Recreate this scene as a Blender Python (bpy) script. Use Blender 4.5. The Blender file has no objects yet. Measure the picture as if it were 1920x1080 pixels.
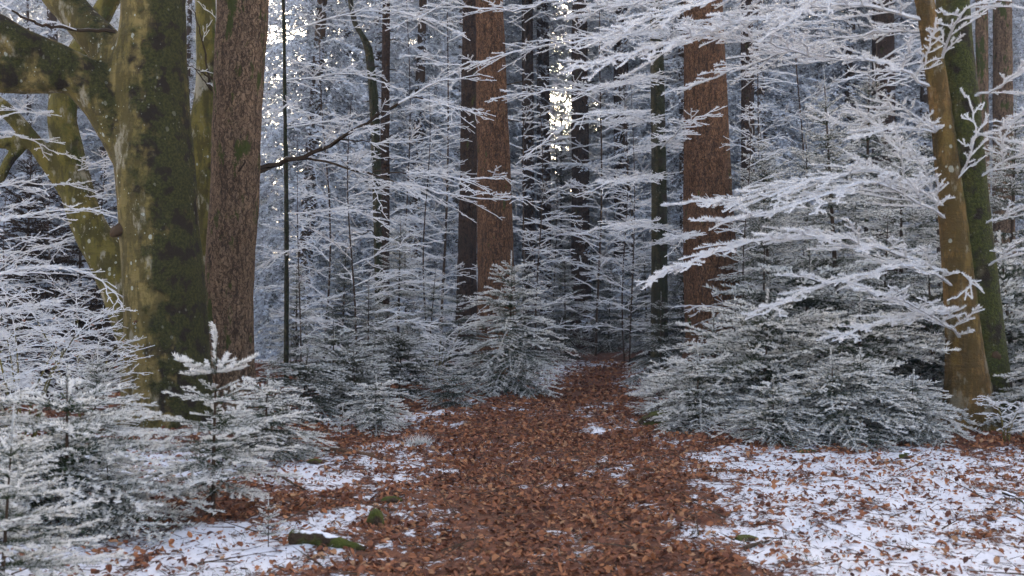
import bpy, bmesh, math, random
import numpy as np
from mathutils import Vector, Matrix

SC = bpy.context.scene
COL = SC.collection
R = math.radians

# ----------------------------------------------------------------- camera, sky, sun
cam_data = bpy.data.cameras.new('camera')
cam = bpy.data.objects.new('camera', cam_data)
COL.objects.link(cam)
EYE = 1.2
cam.location = (0, 0, EYE)
cam.rotation_euler = (R(90), 0, 0)
cam_data.lens = 35.0
cam_data.sensor_width = 36.0
cam_data.shift_y = 20.0 / 1920.0
cam_data.clip_start = 0.05
cam_data.clip_end = 2000.0
cam_data.dof.use_dof = True
cam_data.dof.focus_distance = 10.5
cam_data.dof.aperture_fstop = 3.5
SC.camera = cam

SUN_EL, SUN_AZ = R(11.5), R(3.0)
world = bpy.data.worlds.new('World')
SC.world = world
world.use_nodes = True
wn = world.node_tree
wn.nodes.clear()
sky = wn.nodes.new('ShaderNodeTexSky')
sky.sky_type = 'NISHITA'
sky.sun_disc = False
sky.sun_elevation = SUN_EL
sky.sun_rotation = SUN_AZ
sky.air_density = 0.42
sky.dust_density = 8.0
sky.ozone_density = 0.0
bg = wn.nodes.new('ShaderNodeBackground')
bg.inputs['Strength'].default_value = 0.15
wo = wn.nodes.new('ShaderNodeOutputWorld')
wn.links.new(sky.outputs[0], bg.inputs[0])
wn.links.new(bg.outputs[0], wo.inputs[0])

sun_data = bpy.data.lights.new('sun', 'SUN')
sun_data.energy = 4.0
sun_data.angle = R(0.5)
sun_data.color = (1.0, 0.83, 0.62)
sun = bpy.data.objects.new('sun', sun_data)
COL.objects.link(sun)
sd = Vector((math.sin(SUN_AZ) * math.cos(SUN_EL), math.cos(SUN_AZ) * math.cos(SUN_EL), math.sin(SUN_EL)))
sun.rotation_euler = sd.to_track_quat('Z', 'Y').to_euler()
sun.location = sd * 80

SC.view_settings.view_transform = 'Standard'
SC.view_settings.look = 'None'
SC.view_settings.gamma = 1.0
SC.view_settings.use_curve_mapping = False
SC.view_settings.exposure = 3.0
SC.render.engine = 'CYCLES'
SC.cycles.max_bounces = 5
SC.cycles.diffuse_bounces = 4
SC.cycles.glossy_bounces = 1
SC.cycles.transmission_bounces = 3
SC.cycles.use_denoising = True
SC.cycles.denoiser = 'OPENIMAGEDENOISE'
SC.cycles.denoising_prefilter = 'ACCURATE'

# ----------------------------------------------------------------- helpers
F = 1920 * 35.0 / 36.0
RNG = np.random.default_rng(7)
random.seed(7)


def W(px, py, D):
    return np.array(((px - 960) / F * D, D, EYE + (560 - py) / F * D))


def smooth(a, b, x):
    t = np.clip((np.asarray(x, float) - a) / (b - a), 0, 1)
    return t * t * (3 - 2 * t)


def _hash(ix, iy, iz, seed):
    h = (ix.astype(np.int64) * 374761393 + iy.astype(np.int64) * 668265263 + iz.astype(np.int64) * 2147483647 + seed * 974634777) & 0xffffffff
    h = ((h ^ (h >> 13)) * 1274126177) & 0xffffffff
    h = (h ^ (h >> 16)) & 0xffff
    return h / 65535.0


def vnoise(x, y, z=0.0, seed=0):
    x, y, z = np.broadcast_arrays(np.asarray(x, float), np.asarray(y, float), np.asarray(z, float))
    ix, iy, iz = np.floor(x), np.floor(y), np.floor(z)
    fx, fy, fz = x - ix, y - iy, z - iz
    fx, fy, fz = fx * fx * (3 - 2 * fx), fy * fy * (3 - 2 * fy), fz * fz * (3 - 2 * fz)
    out = 0
    for dx in (0, 1):
        for dy in (0, 1):
            for dz in (0, 1):
                w = (fx if dx else 1 - fx) * (fy if dy else 1 - fy) * (fz if dz else 1 - fz)
                out = out + w * _hash(ix + dx, iy + dy, iz + dz, seed)
    return out


def fbm(x, y, z=0.0, oct=4, seed=0):
    s, a, t = 0, 0.5, 0
    for k in range(oct):
        f = 2.03 ** k
        s = s + a * vnoise(np.asarray(x) * f, np.asarray(y) * f, np.asarray(z) * f, seed + k * 17)
        t += a
        a *= 0.5
    return s / t


def path_x(y):
    y = np.asarray(y, float)
    return np.interp(y, [-50, 3.5, 5.7, 9.3, 12, 14, 17.2, 20, 26, 400], [0.05, 0.05, 0.12, 0.42, 0.75, 1.05, 1.65, 2.5, 5.0, 60])


def ground_z(x, y, fine=True):
    x = np.asarray(x, float)
    y = np.asarray(y, float)
    s = x - path_x(y)
    z = 0.10 * (fbm(x * 0.35, y * 0.35, 0, 3, 3) - 0.5)
    if fine:
        near = smooth(40, 14, y)
        z = z + near * (0.09 * (fbm(x * 1.6, y * 1.6, 0, 3, 9) - 0.5) + 0.045 * (fbm(x * 7, y * 7, 0, 2, 5) - 0.5))
    z = z + 0.22 * smooth(1.2, 2.6, s) * smooth(9.6, 13.5, y) + 0.25 * smooth(3, 12, s) * smooth(10, 15, y)
    z = z - 0.03 * smooth(0.9, 0.3, np.abs(s)) * smooth(40, 15, y)
    z = z - 0.7 * smooth(-4.5, -9, x) * smooth(6, 9, y)
    q = np.where(y > 5, x / np.maximum(y, 5), 0)
    z = z - 1.8 * smooth(24, 60, y) * smooth(-0.08, -0.2, q)
    z = z + 6.0 * smooth(300, 900, np.hypot(x, y))
    return z


def gz(x, y):
    return float(ground_z(np.array([x]), np.array([y]))[0])


def litter(x, y):
    """how far dead leaves hide the snow, 0 to 1"""
    s = x - path_x(y)
    n = fbm(x * 1.1, y * 0.8, 0, 4, 21) - 0.5
    n2 = fbm(x * 4.0, y * 3.0, 0, 3, 33) - 0.5
    wl = np.interp(y, [3, 6, 8, 10.5, 14, 18], [0.75, 0.85, 1.35, 1.05, 0.62, 0.5])
    wr = np.interp(y, [3, 6, 8, 10.5, 14, 18], [0.75, 0.95, 1.25, 1.15, 0.55, 0.45])
    w = np.where(s < 0, wl, wr)
    core = 0.68 * (1.0 - smooth(0.25, 1.75, np.abs(s) / w + n * 1.5))
    # leaves gathered under the firs and saplings, where no snow falls
    under = 0.75 * smooth(8.0, 8.8, y + n * 2.5) * smooth(0.9, 1.5, s)
    under = np.maximum(under, 0.75 * smooth(1.5, 0.5, np.hypot((x + 2.1) / 1.05, (y - 5.85) / 0.55) + n * 1.6))
    under = np.maximum(under, 0.6 * smooth(1.5, 0.6, np.hypot((x + 2.0) / 1.3, (y - 8.9) / 0.7) + n * 1.6))
    under = np.maximum(under, 0.7 * smooth(9.9, 11.2, y + n * 3) * smooth(-0.9, -1.6, s))
    n3 = fbm(x * 11.0, y * 8.0, 0, 3, 51) - 0.5
    l = np.maximum(core, under) + 0.12 + n * 0.8 + n2 * 0.9 + n3 * 0.7
    return np.clip(l, 0, 1)


# ------------------------------------------------ geometry collector (triangles + one frost value per vertex)
class Geo:
    def __init__(s):
        s.v, s.t, s.f, s.n = [], [], [], 0

    def add(s, v, t, f):
        if len(v) == 0:
            return s
        s.v.append(np.asarray(v, np.float32))
        s.t.append(np.asarray(t, np.int32) + s.n)
        s.f.append(np.asarray(f, np.float32))
        s.n += len(v)
        return s

    def addg(s, g):
        return s.add(*g.arrays())

    def arrays(s):
        if not s.v:
            return np.zeros((0, 3), np.float32), np.zeros((0, 3), np.int32), np.zeros(0, np.float32)
        if len(s.v) > 1:
            s.v, s.t, s.f = [np.concatenate(s.v)], [np.concatenate(s.t)], [np.concatenate(s.f)]
        return s.v[0], s.t[0], s.f[0]

    def mesh(s, name, mat, origin=None, smooth_shade=False):
        v, t, f = s.arrays()
        if origin is not None:
            v = v - np.asarray(origin, np.float32)
        m = bpy.data.meshes.new(name)
        m.vertices.add(len(v))
        m.vertices.foreach_set('co', v.ravel())
        m.loops.add(len(t) * 3)
        m.loops.foreach_set('vertex_index', t.ravel())
        m.polygons.add(len(t))
        m.polygons.foreach_set('loop_start', np.arange(0, len(t) * 3, 3, dtype=np.int32))
        m.polygons.foreach_set('loop_total', np.full(len(t), 3, np.int32))
        a = m.attributes.new('frost', 'FLOAT', 'POINT')
        a.data.foreach_set('value', f)
        m.materials.append(mat)
        m.update(calc_edges=True)
        m.polygons.foreach_set('use_smooth', np.full(len(t), bool(smooth_shade)))
        return m


def link(name, mesh, parent=None, loc=None):
    o = bpy.data.objects.new(name, mesh)
    COL.objects.link(o)
    if parent is not None:
        o.parent = parent
    if loc is not None:
        o.location = [float(c) for c in loc]
    return o


def tag(o, label=None, cat=None, group=None, kind=None):
    if label:
        o['label'] = label
    if cat:
        o['category'] = cat
    if group:
        o['group'] = group
    if kind:
        o['kind'] = kind
    return o


def thing(name, label, cat, loc, group=None):
    o = link(name, None, None, loc)
    o.empty_display_size = 0.2
    return tag(o, label, cat, group)


def copy_thing(root, loc, rotz, scale, label, group):
    r = root.copy()
    COL.objects.link(r)
    r.location = [float(c) for c in loc]
    r.rotation_euler = (0, 0, rotz)
    r.scale = (scale, scale, scale)
    r['label'] = label
    r['group'] = group
    for ch in list(root.children):
        c = ch.copy()
        COL.objects.link(c)
        c.parent = r
    return r


def norm(a):
    return a / np.maximum(np.linalg.norm(a, axis=-1, keepdims=True), 1e-9)


# ------------------------------------------------ twigs: polylines -> segments -> prisms, needles, rime
class Segs:
    """a bag of twig segments p0->p1 with radii, a frost value and a density factor"""
    def __init__(s):
        s.a = []

    def line(s, pts, r0, r1, frost=1.0, dens=1.0):
        pts = np.asarray(pts, float)
        k = len(pts) - 1
        rr = np.linspace(r0, r1, k + 1)
        fr = np.broadcast_to(np.asarray(frost, float), (k + 1,)) if np.ndim(frost) else np.full(k + 1, frost)
        s.a.append(np.concatenate([pts[:-1], pts[1:], rr[:-1, None], rr[1:, None], fr[:-1, None], np.full((k, 1), dens)], 1))

    def arr(s):
        return np.concatenate(s.a)


def prisms(S, rmin=0.0):
    S = S[S[:, 6] >= rmin]
    if len(S) == 0:
        return np.zeros((0, 3)), np.zeros((0, 3), int), np.zeros(0)
    p0, p1, r0, r1, fr = S[:, 0:3], S[:, 3:6], S[:, 6], S[:, 7], S[:, 8]
    a = norm(p1 - p0)
    ref = np.where(np.abs(a[:, 2:3]) > 0.9, np.array([[1., 0, 0]]), np.array([[0, 0, 1.]]))
    u = norm(np.cross(a, ref))
    w = np.cross(u, a)
    n = len(S)
    V = np.zeros((n, 6, 3))
    fv = np.zeros((n, 6))
    for k in range(3):
        th = math.pi / 2 + k * 2 * math.pi / 3
        o = u * math.cos(th) + w * math.sin(th)
        V[:, k] = p0 + o * r0[:, None] - a * r0[:, None] * 0.4
        V[:, 3 + k] = p1 + o * r1[:, None] + a * r1[:, None] * 0.4
        top = 0.55 if k == 0 else -0.25
        fv[:, k] = fv[:, 3 + k] = fr + top * np.minimum(fr * 3, 1)
    T = []
    for k in range(3):
        j = (k + 1) % 3
        T += [(k, j, 3 + j), (k, 3 + j, 3 + k)]
    T = np.array(T)[None] + (np.arange(n) * 6)[:, None, None]
    return V.reshape(-1, 3), T.reshape(-1, 3), np.clip(fv.reshape(-1), 0, 1)


def blades(base, d, length, width, f0, f1):
    """thin triangles: base pair and a tip"""
    n = len(base)
    side = norm(np.cross(d, RNG.normal(size=(n, 3))))
    V = np.zeros((n, 3, 3))
    V[:, 0] = base + side * (width / 2)[:, None]
    V[:, 1] = base - side * (width / 2)[:, None]
    V[:, 2] = base + d * length[:, None]
    fv = np.stack([f0, f0, f1], 1)
    T = np.arange(n * 3).reshape(n, 3)
    return V.reshape(-1, 3), T, np.clip(fv.reshape(-1), 0, 1)


def sample(S, dens):
    L = np.linalg.norm(S[:, 3:6] - S[:, 0:3], axis=1)
    cnt = RNG.poisson(L * dens * S[:, 9])
    idx = np.repeat(np.arange(len(S)), cnt)
    t = RNG.random(len(idx))[:, None]
    q = S[idx]
    base = q[:, 0:3] * (1 - t) + q[:, 3:6] * t
    a = norm(q[:, 3:6] - q[:, 0:3])
    return q, base, a


def needles(S, dens, nl, nw, frost=0.75, spread=1.0):
    """fir needles combed to the sides and upward, white with rime on top and at the tips"""
    q, base, a = sample(S, dens)
    n = len(q)
    if n == 0:
        return np.zeros((0, 3)), np.zeros((0, 3), int), np.zeros(0)
    ref = np.where(np.abs(a[:, 2:3]) > 0.9, np.array([[1., 0, 0]]), np.array([[0, 0, 1.]]))
    lat = norm(np.cross(a, ref))
    up = np.cross(lat, a)
    th = RNG.uniform(-0.45, math.pi + 0.45, n) * spread + (1 - spread) * math.pi / 2
    d = a * RNG.uniform(0.35, 0.85, (n, 1)) + lat * np.cos(th)[:, None] + up * np.sin(th)[:, None] * 0.85
    d = norm(d)
    ln = nl * RNG.uniform(0.6, 1.15, n)
    j = RNG.normal(0, 0.09, n)
    hi = np.clip(np.sin(th), -0.4, 1)
    fr = frost * q[:, 8]
    f0 = fr * (0.52 + 0.45 * hi) + j
    f1 = fr * (0.66 + 0.48 * hi) + j
    return blades(base, d, ln, nw * RNG.uniform(0.7, 1.3, n), f0, f1)


def rime(S, dens, sl, sw, upb=0.75):
    """hoar frost crystals standing off a bare twig"""
    S = S[S[:, 8] > 0.3]
    q, base, a = sample(S, dens)
    n = len(q)
    if n == 0:
        return np.zeros((0, 3)), np.zeros((0, 3), int), np.zeros(0)
    r = RNG.normal(size=(n, 3))
    r = r - a * (r * a).sum(1, keepdims=True)
    d = norm(norm(r) + a * RNG.uniform(-0.1, 0.7, (n, 1)) + np.array([[0, 0, upb]]))
    ln = sl * RNG.uniform(0.3, 1.3, n) * (0.75 + 0.35 * d[:, 2])
    f = np.full(n, 0.95) + RNG.normal(0, 0.05, n)
    return blades(base + d * (q[:, 6] * 0.5)[:, None], d, ln, sw * RNG.uniform(0.7, 1.4, n), f, f)


# ------------------------------------------------ conifer boughs (along +X, up +Z)
def bough(L, sides, slen, ang, tert, tlen, nl, nw, dens, droop, hang, frost, lift=0.0, spread=1.0):
    S, M = Segs(), Segs()
    k = 8
    t = np.linspace(0, 1, k + 1)
    wob = RNG.normal(0, 0.012 * L, (k + 1, 2)).cumsum(0) * 0.5
    main = np.stack([t * L, wob[:, 0] * t, L * (-droop * t ** 1.6 + lift * t ** 3)], 1) + 0
    S.line(main, 0.006 * L + 0.002, 0.0015, np.linspace(0.2, 1.4, k + 1), 1.0)
    M.line(main, 0.006 * L + 0.002, 0.0015, 0.35)
    for i in range(sides):
        u = 0.10 + 0.86 * (i + RNG.uniform(-0.3, 0.3)) / max(sides - 1, 1)
        u = min(max(u, 0.05), 0.98)
        p = np.array([np.interp(u, t, main[:, c]) for c in range(3)])
        for sg in (-1, 1):
            if RNG.random() < 0.07:
                continue
            l = slen * L * (0.25 + 0.75 * (1 - u) ** 0.75 * min(1, 0.45 + u * 2.2)) * RNG.uniform(0.75, 1.2)
            az = R(ang) * RNG.uniform(0.85, 1.15) * sg
            n = 3
            tt = np.linspace(0, 1, n + 1)
            az_t = az * (1 - 0.25 * tt)
            dx, dy = np.cos(az_t), np.sin(az_t)
            dz = -hang * (0.25 + tt * 1.3) + RNG.normal(0, 0.08)
            st = np.stack([dx, dy, dz], 1)
            st = norm(st) * (l / n)
            pts = np.concatenate([p[None], p + np.cumsum(st[:n], 0)], 0)
            S.line(pts, 0.0028, 0.001, np.linspace(0.2 + 0.55 * u, 0.95 + 0.4 * u, n + 1))
            M.line(pts, 0.002 + 0.002 * L, 0.001, 0.35)
            if tert and l > 3 * tlen * 0.6:
                m = max(2, int(l / tert))
                for j in range(m):
                    w = 0.2 + 0.75 * j / m
                    pp = np.array([np.interp(w, tt, pts[:, c]) for c in range(3)])
                    for sg2 in (-1, 1):
                        a2 = az * (1 - 0.25 * w) + sg2 * R(50) * RNG.uniform(0.8, 1.2)
                        l2 = tlen * (1.1 - 0.7 * w) * RNG.uniform(0.6, 1.2)
                        e = pp + norm(np.array([math.cos(a2), math.sin(a2), -hang * 1.2 + RNG.normal(0, 0.12)])) * l2
                        S.line([pp, e], 0.0015, 0.0008, np.array([0.1 + 0.45 * w + 0.4 * u, 0.6 + 0.4 * w + 0.3 * u]), 0.9)
    g = Geo()
    g.add(*prisms(M.arr()))
    g.add(*needles(S.arr(), dens, nl, nw, frost, spread))
    return L, g.arrays()


def place_bough(g, proto, loc, az, elev, roll, length):
    L, (v, t, f) = proto
    s = length / L
    m = Matrix.Rotation(az, 3, 'Z') @ Matrix.Rotation(-elev, 3, 'Y') @ Matrix.Rotation(roll, 3, 'X')
    m = np.array(m, np.float32) * s
    g.add(v @ m.T + np.asarray(loc, np.float32), t, f)


def conifer(H, Rad, protos, whorls, per, e_top, e_bot, start, leader=0.16, inter=0.5, shape=0.75, minlen=0.12, nl=0.018, nw=0.003, dens=350, frost=0.8, lean=(0, 0)):
    g = Geo()
    rot = RNG.uniform(0, 6.28)
    for i in range(whorls):
        u = start + (1 - start) * (i / whorls) ** 0.92
        for extra in ((0,) if RNG.random() > inter else (0, 1)):
            h = H * (1 - leader) * min(u + extra * 0.5 / whorls, 0.99)
            n = per if not extra else max(2, per - 2)
            w = h / (H * (1 - leader))
            ln = Rad * (1 - w) ** shape * (0.8 if extra else 1.0) + minlen * H * 0.25 + 0.02
            el = R(e_bot + (e_top - e_bot) * w ** 1.3)
            for j in range(n):
                az = rot + 6.283 * j / n + RNG.uniform(-0.25, 0.25)
                l = ln * RNG.uniform(0.7, 1.15)
                pr = min(protos, key=lambda p: abs(math.log(p[0] / l)) + RNG.uniform(0, 0.35))
                place_bough(g, pr, (lean[0] * w * w, lean[1] * w * w, h), az, el + RNG.uniform(-0.12, 0.12), RNG.uniform(-0.2, 0.2), l)
            rot += 1.1
    S = Segs()
    z0 = H * (1 - leader) * 0.93
    S.line([(lean[0] * .9, lean[1] * .9, z0), (lean[0], lean[1], (z0 + H) / 2), (lean[0] * 1.1, lean[1] * 1.1, H)], 0.006, 0.003, 0.7)
    A = S.arr()
    g.add(*prisms(A))
    g.add(*needles(A, dens * 1.6, nl * 1.1, nw, 1.0))
    return g


def stem_geo(H, r, lean=(0, 0), sides=8, frost=0.0):
    g = Geo()
    k = 8
    t = np.linspace(0, 1, k + 1)
    c = np.stack([lean[0] * t * t, lean[1] * t * t, H * t - 0.05 * (1 - t)], 1)
    V, T = [], []
    for i in range(k + 1):
        rr = r * (1 - 0.85 * t[i])
        for j in range(sides):
            a = 6.2832 * j / sides
            V.append(c[i] + np.array([math.cos(a) * rr, math.sin(a) * rr, 0]))
    for i in range(k):
        for j in range(sides):
            a, b = i * sides + j, i * sides + (j + 1) % sides
            T += [(a, b, b + sides), (a, b + sides, a + sides)]
    g.add(np.array(V), np.array(T), np.full(len(V), frost))
    return g


# ------------------------------------------------ frosted broadleaf branch
def bez(pts, n):
    """smooth polyline through pts (Catmull-Rom)"""
    P = np.asarray(pts, float)
    if len(P) == 2:
        return P[0] + (P[1] - P[0]) * np.linspace(0, 1, n)[:, None]
    Q = np.concatenate([[2 * P[0] - P[1]], P, [2 * P[-1] - P[-2]]])
    u = np.linspace(0, len(P) - 1, n)
    i = np.minimum(u.astype(int), len(P) - 2)
    t = (u - i)[:, None]
    a, b, c, d = Q[i], Q[i + 1], Q[i + 2], Q[i + 3]
    return 0.5 * (2 * b + (c - a) * t + (2 * a - 5 * b + 4 * c - d) * t ** 2 + (3 * b - a - 3 * c + d) * t ** 3)


def beech_segs(pts, r0, r1, sec=0.11, slen=0.75, ter=0.055, tlen=0.16, start=0.15, bare=0.0, up=None, flat=0.25, droop=0.15, qua=True, S=None):
    """one bough: a main axis with alternate side twigs lying in a level spray, those with twiglets"""
    S = S or Segs()
    main = bez(pts, max(8, int(len(pts) * 5)))
    seg = np.linalg.norm(np.diff(main, axis=0), axis=1)
    cum = np.concatenate([[0], np.cumsum(seg)])
    L = cum[-1]
    main[1:-1] += RNG.normal(0, 0.006 * L ** 0.5, (len(main) - 2, 3))
    u_ = cum / L
    fr = np.where(u_ < bare, 0.12, 0.75)
    S.line(main, r0, r1, fr)
    upv = np.array(up if up is not None else (0, 0, 1.0))
    n = int(L * (1 - start) / sec)
    for i in range(n):
        u = start + (1 - start) * (i + RNG.uniform(0, 0.8)) / n
        p = np.array([np.interp(u * L, cum, main[:, c]) for c in range(3)])
        k = min(np.searchsorted(cum, u * L), len(main) - 1)
        d = norm(main[k] - main[max(k - 1, 0)])
        lat = norm(np.cross(d, upv)) * (1 if i % 2 else -1)
        l = slen * (0.3 + 0.7 * (1 - u) ** 0.8) * RNG.uniform(0.45, 1.2)
        a = R(RNG.uniform(34, 58))
        dd = norm(d * math.cos(a) + lat * math.sin(a) + upv * RNG.normal(0.06, flat))
        m = max(3, int(l / 0.09))
        tt = np.linspace(0, 1, m + 1)
        zig = np.where(np.arange(m + 1) % 2, 1, -1)[:, None] * 0.012 * np.minimum(1, tt[:, None] * 3)
        q = p + dd * (l * tt)[:, None] + d * (0.25 * l * tt ** 2)[:, None] + zig * d + np.array([[0, 0, -droop * l]]) * (tt ** 2)[:, None]
        q[1:] += RNG.normal(0, 0.006, (m, 3))
        fr2 = 0.15 if (u < bare * 0.8) else 0.8
        S.line(q, max(r1 * 1.1, r0 * 0.25 * (1 - u)), r1 * 0.8, 0.8)
        nt = int(l * 0.88 / ter)
        for j in range(nt):
            w = 0.12 + 0.86 * (j + RNG.uniform(0, 0.7)) / max(nt, 1)
            p2 = np.array([np.interp(w, tt, q[:, c]) for c in range(3)])
            kk = min(int(w * m) + 1, m)
            d2 = norm(q[kk] - q[kk - 1])
            l2 = tlen * (1.15 - 0.75 * w) * RNG.uniform(0.4, 1.25)
            lat2 = norm(np.cross(d2, upv)) * (1 if j % 2 else -1)
            a2 = R(RNG.uniform(35, 60))
            e2 = norm(d2 * math.cos(a2) + lat2 * math.sin(a2) + upv * RNG.normal(0.1, flat * 1.2))
            mid = p2 + e2 * l2 * 0.5 + RNG.normal(0, 0.006, 3)
            end = p2 + e2 * l2 + d2 * l2 * 0.15
            S.line([p2, mid, end], r1 * 0.8, r1 * 0.6, 0.9)
            if qua and l2 > 0.09:
                e3 = norm(e2 + d2 * 0.9 + upv * RNG.normal(0, 0.3))
                S.line([mid, mid + e3 * l2 * RNG.uniform(0.35, 0.6)], r1 * 0.7, r1 * 0.5, 0.9)
    return S


def frosted(S, dens, sl, sw, coat=0.0, upb=0.75):
    A = S.arr()
    B = A.copy()
    if coat:
        icy = B[:, 8] > 0.3
        B[icy, 6] += coat
        B[icy, 7] += coat
    g = Geo()
    g.add(*prisms(B))
    g.add(*rime(A, dens, sl, sw, upb))
    return g


# ------------------------------------------------ materials
def new_mat(name):
    m = bpy.data.materials.new(name)
    m.use_nodes = True
    nt = m.node_tree
    nt.nodes.clear()
    return m, nt


class NT:
    def __init__(s, nt):
        s.nt = nt

    def n(s, typ, **kw):
        nd = s.nt.nodes.new(typ)
        for k, v in kw.items():
            if k == 'inp':
                for a, b in v.items():
                    if hasattr(b, 'is_linked') or isinstance(b, bpy.types.NodeSocket):
                        s.nt.links.new(b, nd.inputs[a])
                    else:
                        nd.inputs[a].default_value = b
            else:
                setattr(nd, k, v)
        return nd

    def math(s, op, a, b=None, c=None, clamp=False):
        nd = s.nt.nodes.new('ShaderNodeMath')
        nd.operation = op
        nd.use_clamp = clamp
        for i, x in enumerate((a, b, c)):
            if x is None:
                continue
            if isinstance(x, bpy.types.NodeSocket):
                s.nt.links.new(x, nd.inputs[i])
            else:
                nd.inputs[i].default_value = x
        return nd.outputs[0]

    def mix(s, fac, a, b):
        nd = s.nt.nodes.new('ShaderNodeMix')
        nd.data_type = 'RGBA'
        for i, x in ((0, fac), (6, a), (7, b)):
            if isinstance(x, bpy.types.NodeSocket):
                s.nt.links.new(x, nd.inputs[i])
            else:
                nd.inputs[i].default_value = x if i == 0 else (*x, 1)
        return nd.outputs[2]

    def ramp(s, x, a, b):
        nd = s.nt.nodes.new('ShaderNodeMapRange')
        nd.interpolation_type = 'SMOOTHSTEP'
        s.nt.links.new(x, nd.inputs[0])
        nd.inputs[1].default_value = a
        nd.inputs[2].default_value = b
        return nd.outputs[0]

    def noise(s, vec, scale, detail=4, rough=0.55):
        nd = s.nt.nodes.new('ShaderNodeTexNoise')
        if vec is not None:
            s.nt.links.new(vec, nd.inputs['Vector'])
        nd.inputs['Scale'].default_value = scale
        nd.inputs['Detail'].default_value = detail
        nd.inputs['Roughness'].default_value = rough
        return nd.outputs[0]

    def voro(s, vec, scale, feature='F1', rnd=1.0):
        nd = s.nt.nodes.new('ShaderNodeTexVoronoi')
        nd.feature = feature
        s.nt.links.new(vec, nd.inputs['Vector'])
        nd.inputs['Scale'].default_value = scale
        if 'Randomness' in nd.inputs:
            nd.inputs['Randomness'].default_value = rnd
        return nd

    def mapping(s, vec, scale, loc=(0, 0, 0)):
        nd = s.nt.nodes.new('ShaderNodeMapping')
        s.nt.links.new(vec, nd.inputs[0])
        nd.inputs['Scale'].default_value = scale
        nd.inputs['Location'].default_value = loc
        return nd.outputs[0]

    def bump(s, h, strength, dist):
        nd = s.nt.nodes.new('ShaderNodeBump')
        s.nt.links.new(h, nd.inputs['Height'])
        nd.inputs['Strength'].default_value = strength
        nd.inputs['Distance'].default_value = dist
        return nd.outputs[0]

    def surface(s, color, rough=0.8, normal=None, spec=0.3):
        p = s.nt.nodes.new('ShaderNodeBsdfPrincipled')
        s.nt.links.new(color, p.inputs['Base Color'])
        if isinstance(rough, bpy.types.NodeSocket):
            s.nt.links.new(rough, p.inputs['Roughness'])
        else:
            p.inputs['Roughness'].default_value = rough
        p.inputs['Specular IOR Level'].default_value = spec
        if normal is not None:
            s.nt.links.new(normal, p.inputs['Normal'])
        o = s.nt.nodes.new('ShaderNodeOutputMaterial')
        s.nt.links.new(p.outputs[0], o.inputs[0])
        return p

    def leafy(s, color, trans=0.3):
        d = s.nt.nodes.new('ShaderNodeBsdfDiffuse')
        t = s.nt.nodes.new('ShaderNodeBsdfTranslucent')
        s.nt.links.new(color, d.inputs[0])
        s.nt.links.new(color, t.inputs[0])
        m = s.nt.nodes.new('ShaderNodeMixShader')
        m.inputs[0].default_value = trans
        s.nt.links.new(d.outputs[0], m.inputs[1])
        s.nt.links.new(t.outputs[0], m.inputs[2])
        o = s.nt.nodes.new('ShaderNodeOutputMaterial')
        s.nt.links.new(m.outputs[0], o.inputs[0])


ICE = (0.84, 0.82, 0.77)


def frost_mat(name, under, under2, ice=ICE, trans=0.25, lo=0.15, hi=0.75):
    m, nt = new_mat(name)
    k = NT(nt)
    at = k.n('ShaderNodeAttribute', attribute_name='frost').outputs['Fac']
    oi = k.n('ShaderNodeObjectInfo').outputs['Random']
    co = k.n('ShaderNodeTexCoord').outputs['Object']
    nz = k.noise(co, 3.5, 3)
    f = k.math('ADD', at, k.math('MULTIPLY', k.math('SUBTRACT', nz, 0.5), 0.55))
    f = k.ramp(f, lo, hi)
    base = k.mix(k.math('FRACT', k.math('ADD', oi, nz)), under, under2)
    k.leafy(k.mix(f, base, ice), trans)
    return m


M = {}
M['fir'] = frost_mat('frosted_needles', (0.046, 0.070, 0.034), (0.075, 0.084, 0.042), lo=0.19, hi=0.68)
M['fir_dim'] = frost_mat('sparse_shade_toned_needles', (0.034, 0.050, 0.028), (0.070, 0.068, 0.040), (0.74, 0.74, 0.70), lo=0.28, hi=0.88)  # thinner frost on left firs; darker tone also paints shade at the track end
M['fir_brown'] = frost_mat('withered_needles', (0.040, 0.024, 0.014), (0.055, 0.034, 0.018), (0.45, 0.42, 0.40), lo=0.75, hi=1.3)
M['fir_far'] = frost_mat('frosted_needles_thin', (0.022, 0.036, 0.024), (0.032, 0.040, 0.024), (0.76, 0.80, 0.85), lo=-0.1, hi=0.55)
M['twig'] = frost_mat('frosted_twig', (0.055, 0.036, 0.022), (0.075, 0.050, 0.028), (0.87, 0.86, 0.84), 0.3, lo=0.25, hi=0.6)


def stem_mat():
    m, nt = new_mat('young_stem_bark')
    k = NT(nt)
    co = k.n('ShaderNodeTexCoord').outputs['Object']
    nz = k.noise(k.mapping(co, (20, 20, 5)), 1.5, 4)
    c = k.mix(nz, (0.035, 0.022, 0.014), (0.10, 0.065, 0.04))
    k.surface(c, 0.9, k.bump(nz, 0.5, 0.01), 0.2)
    return m


M['stem'] = stem_mat()


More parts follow.
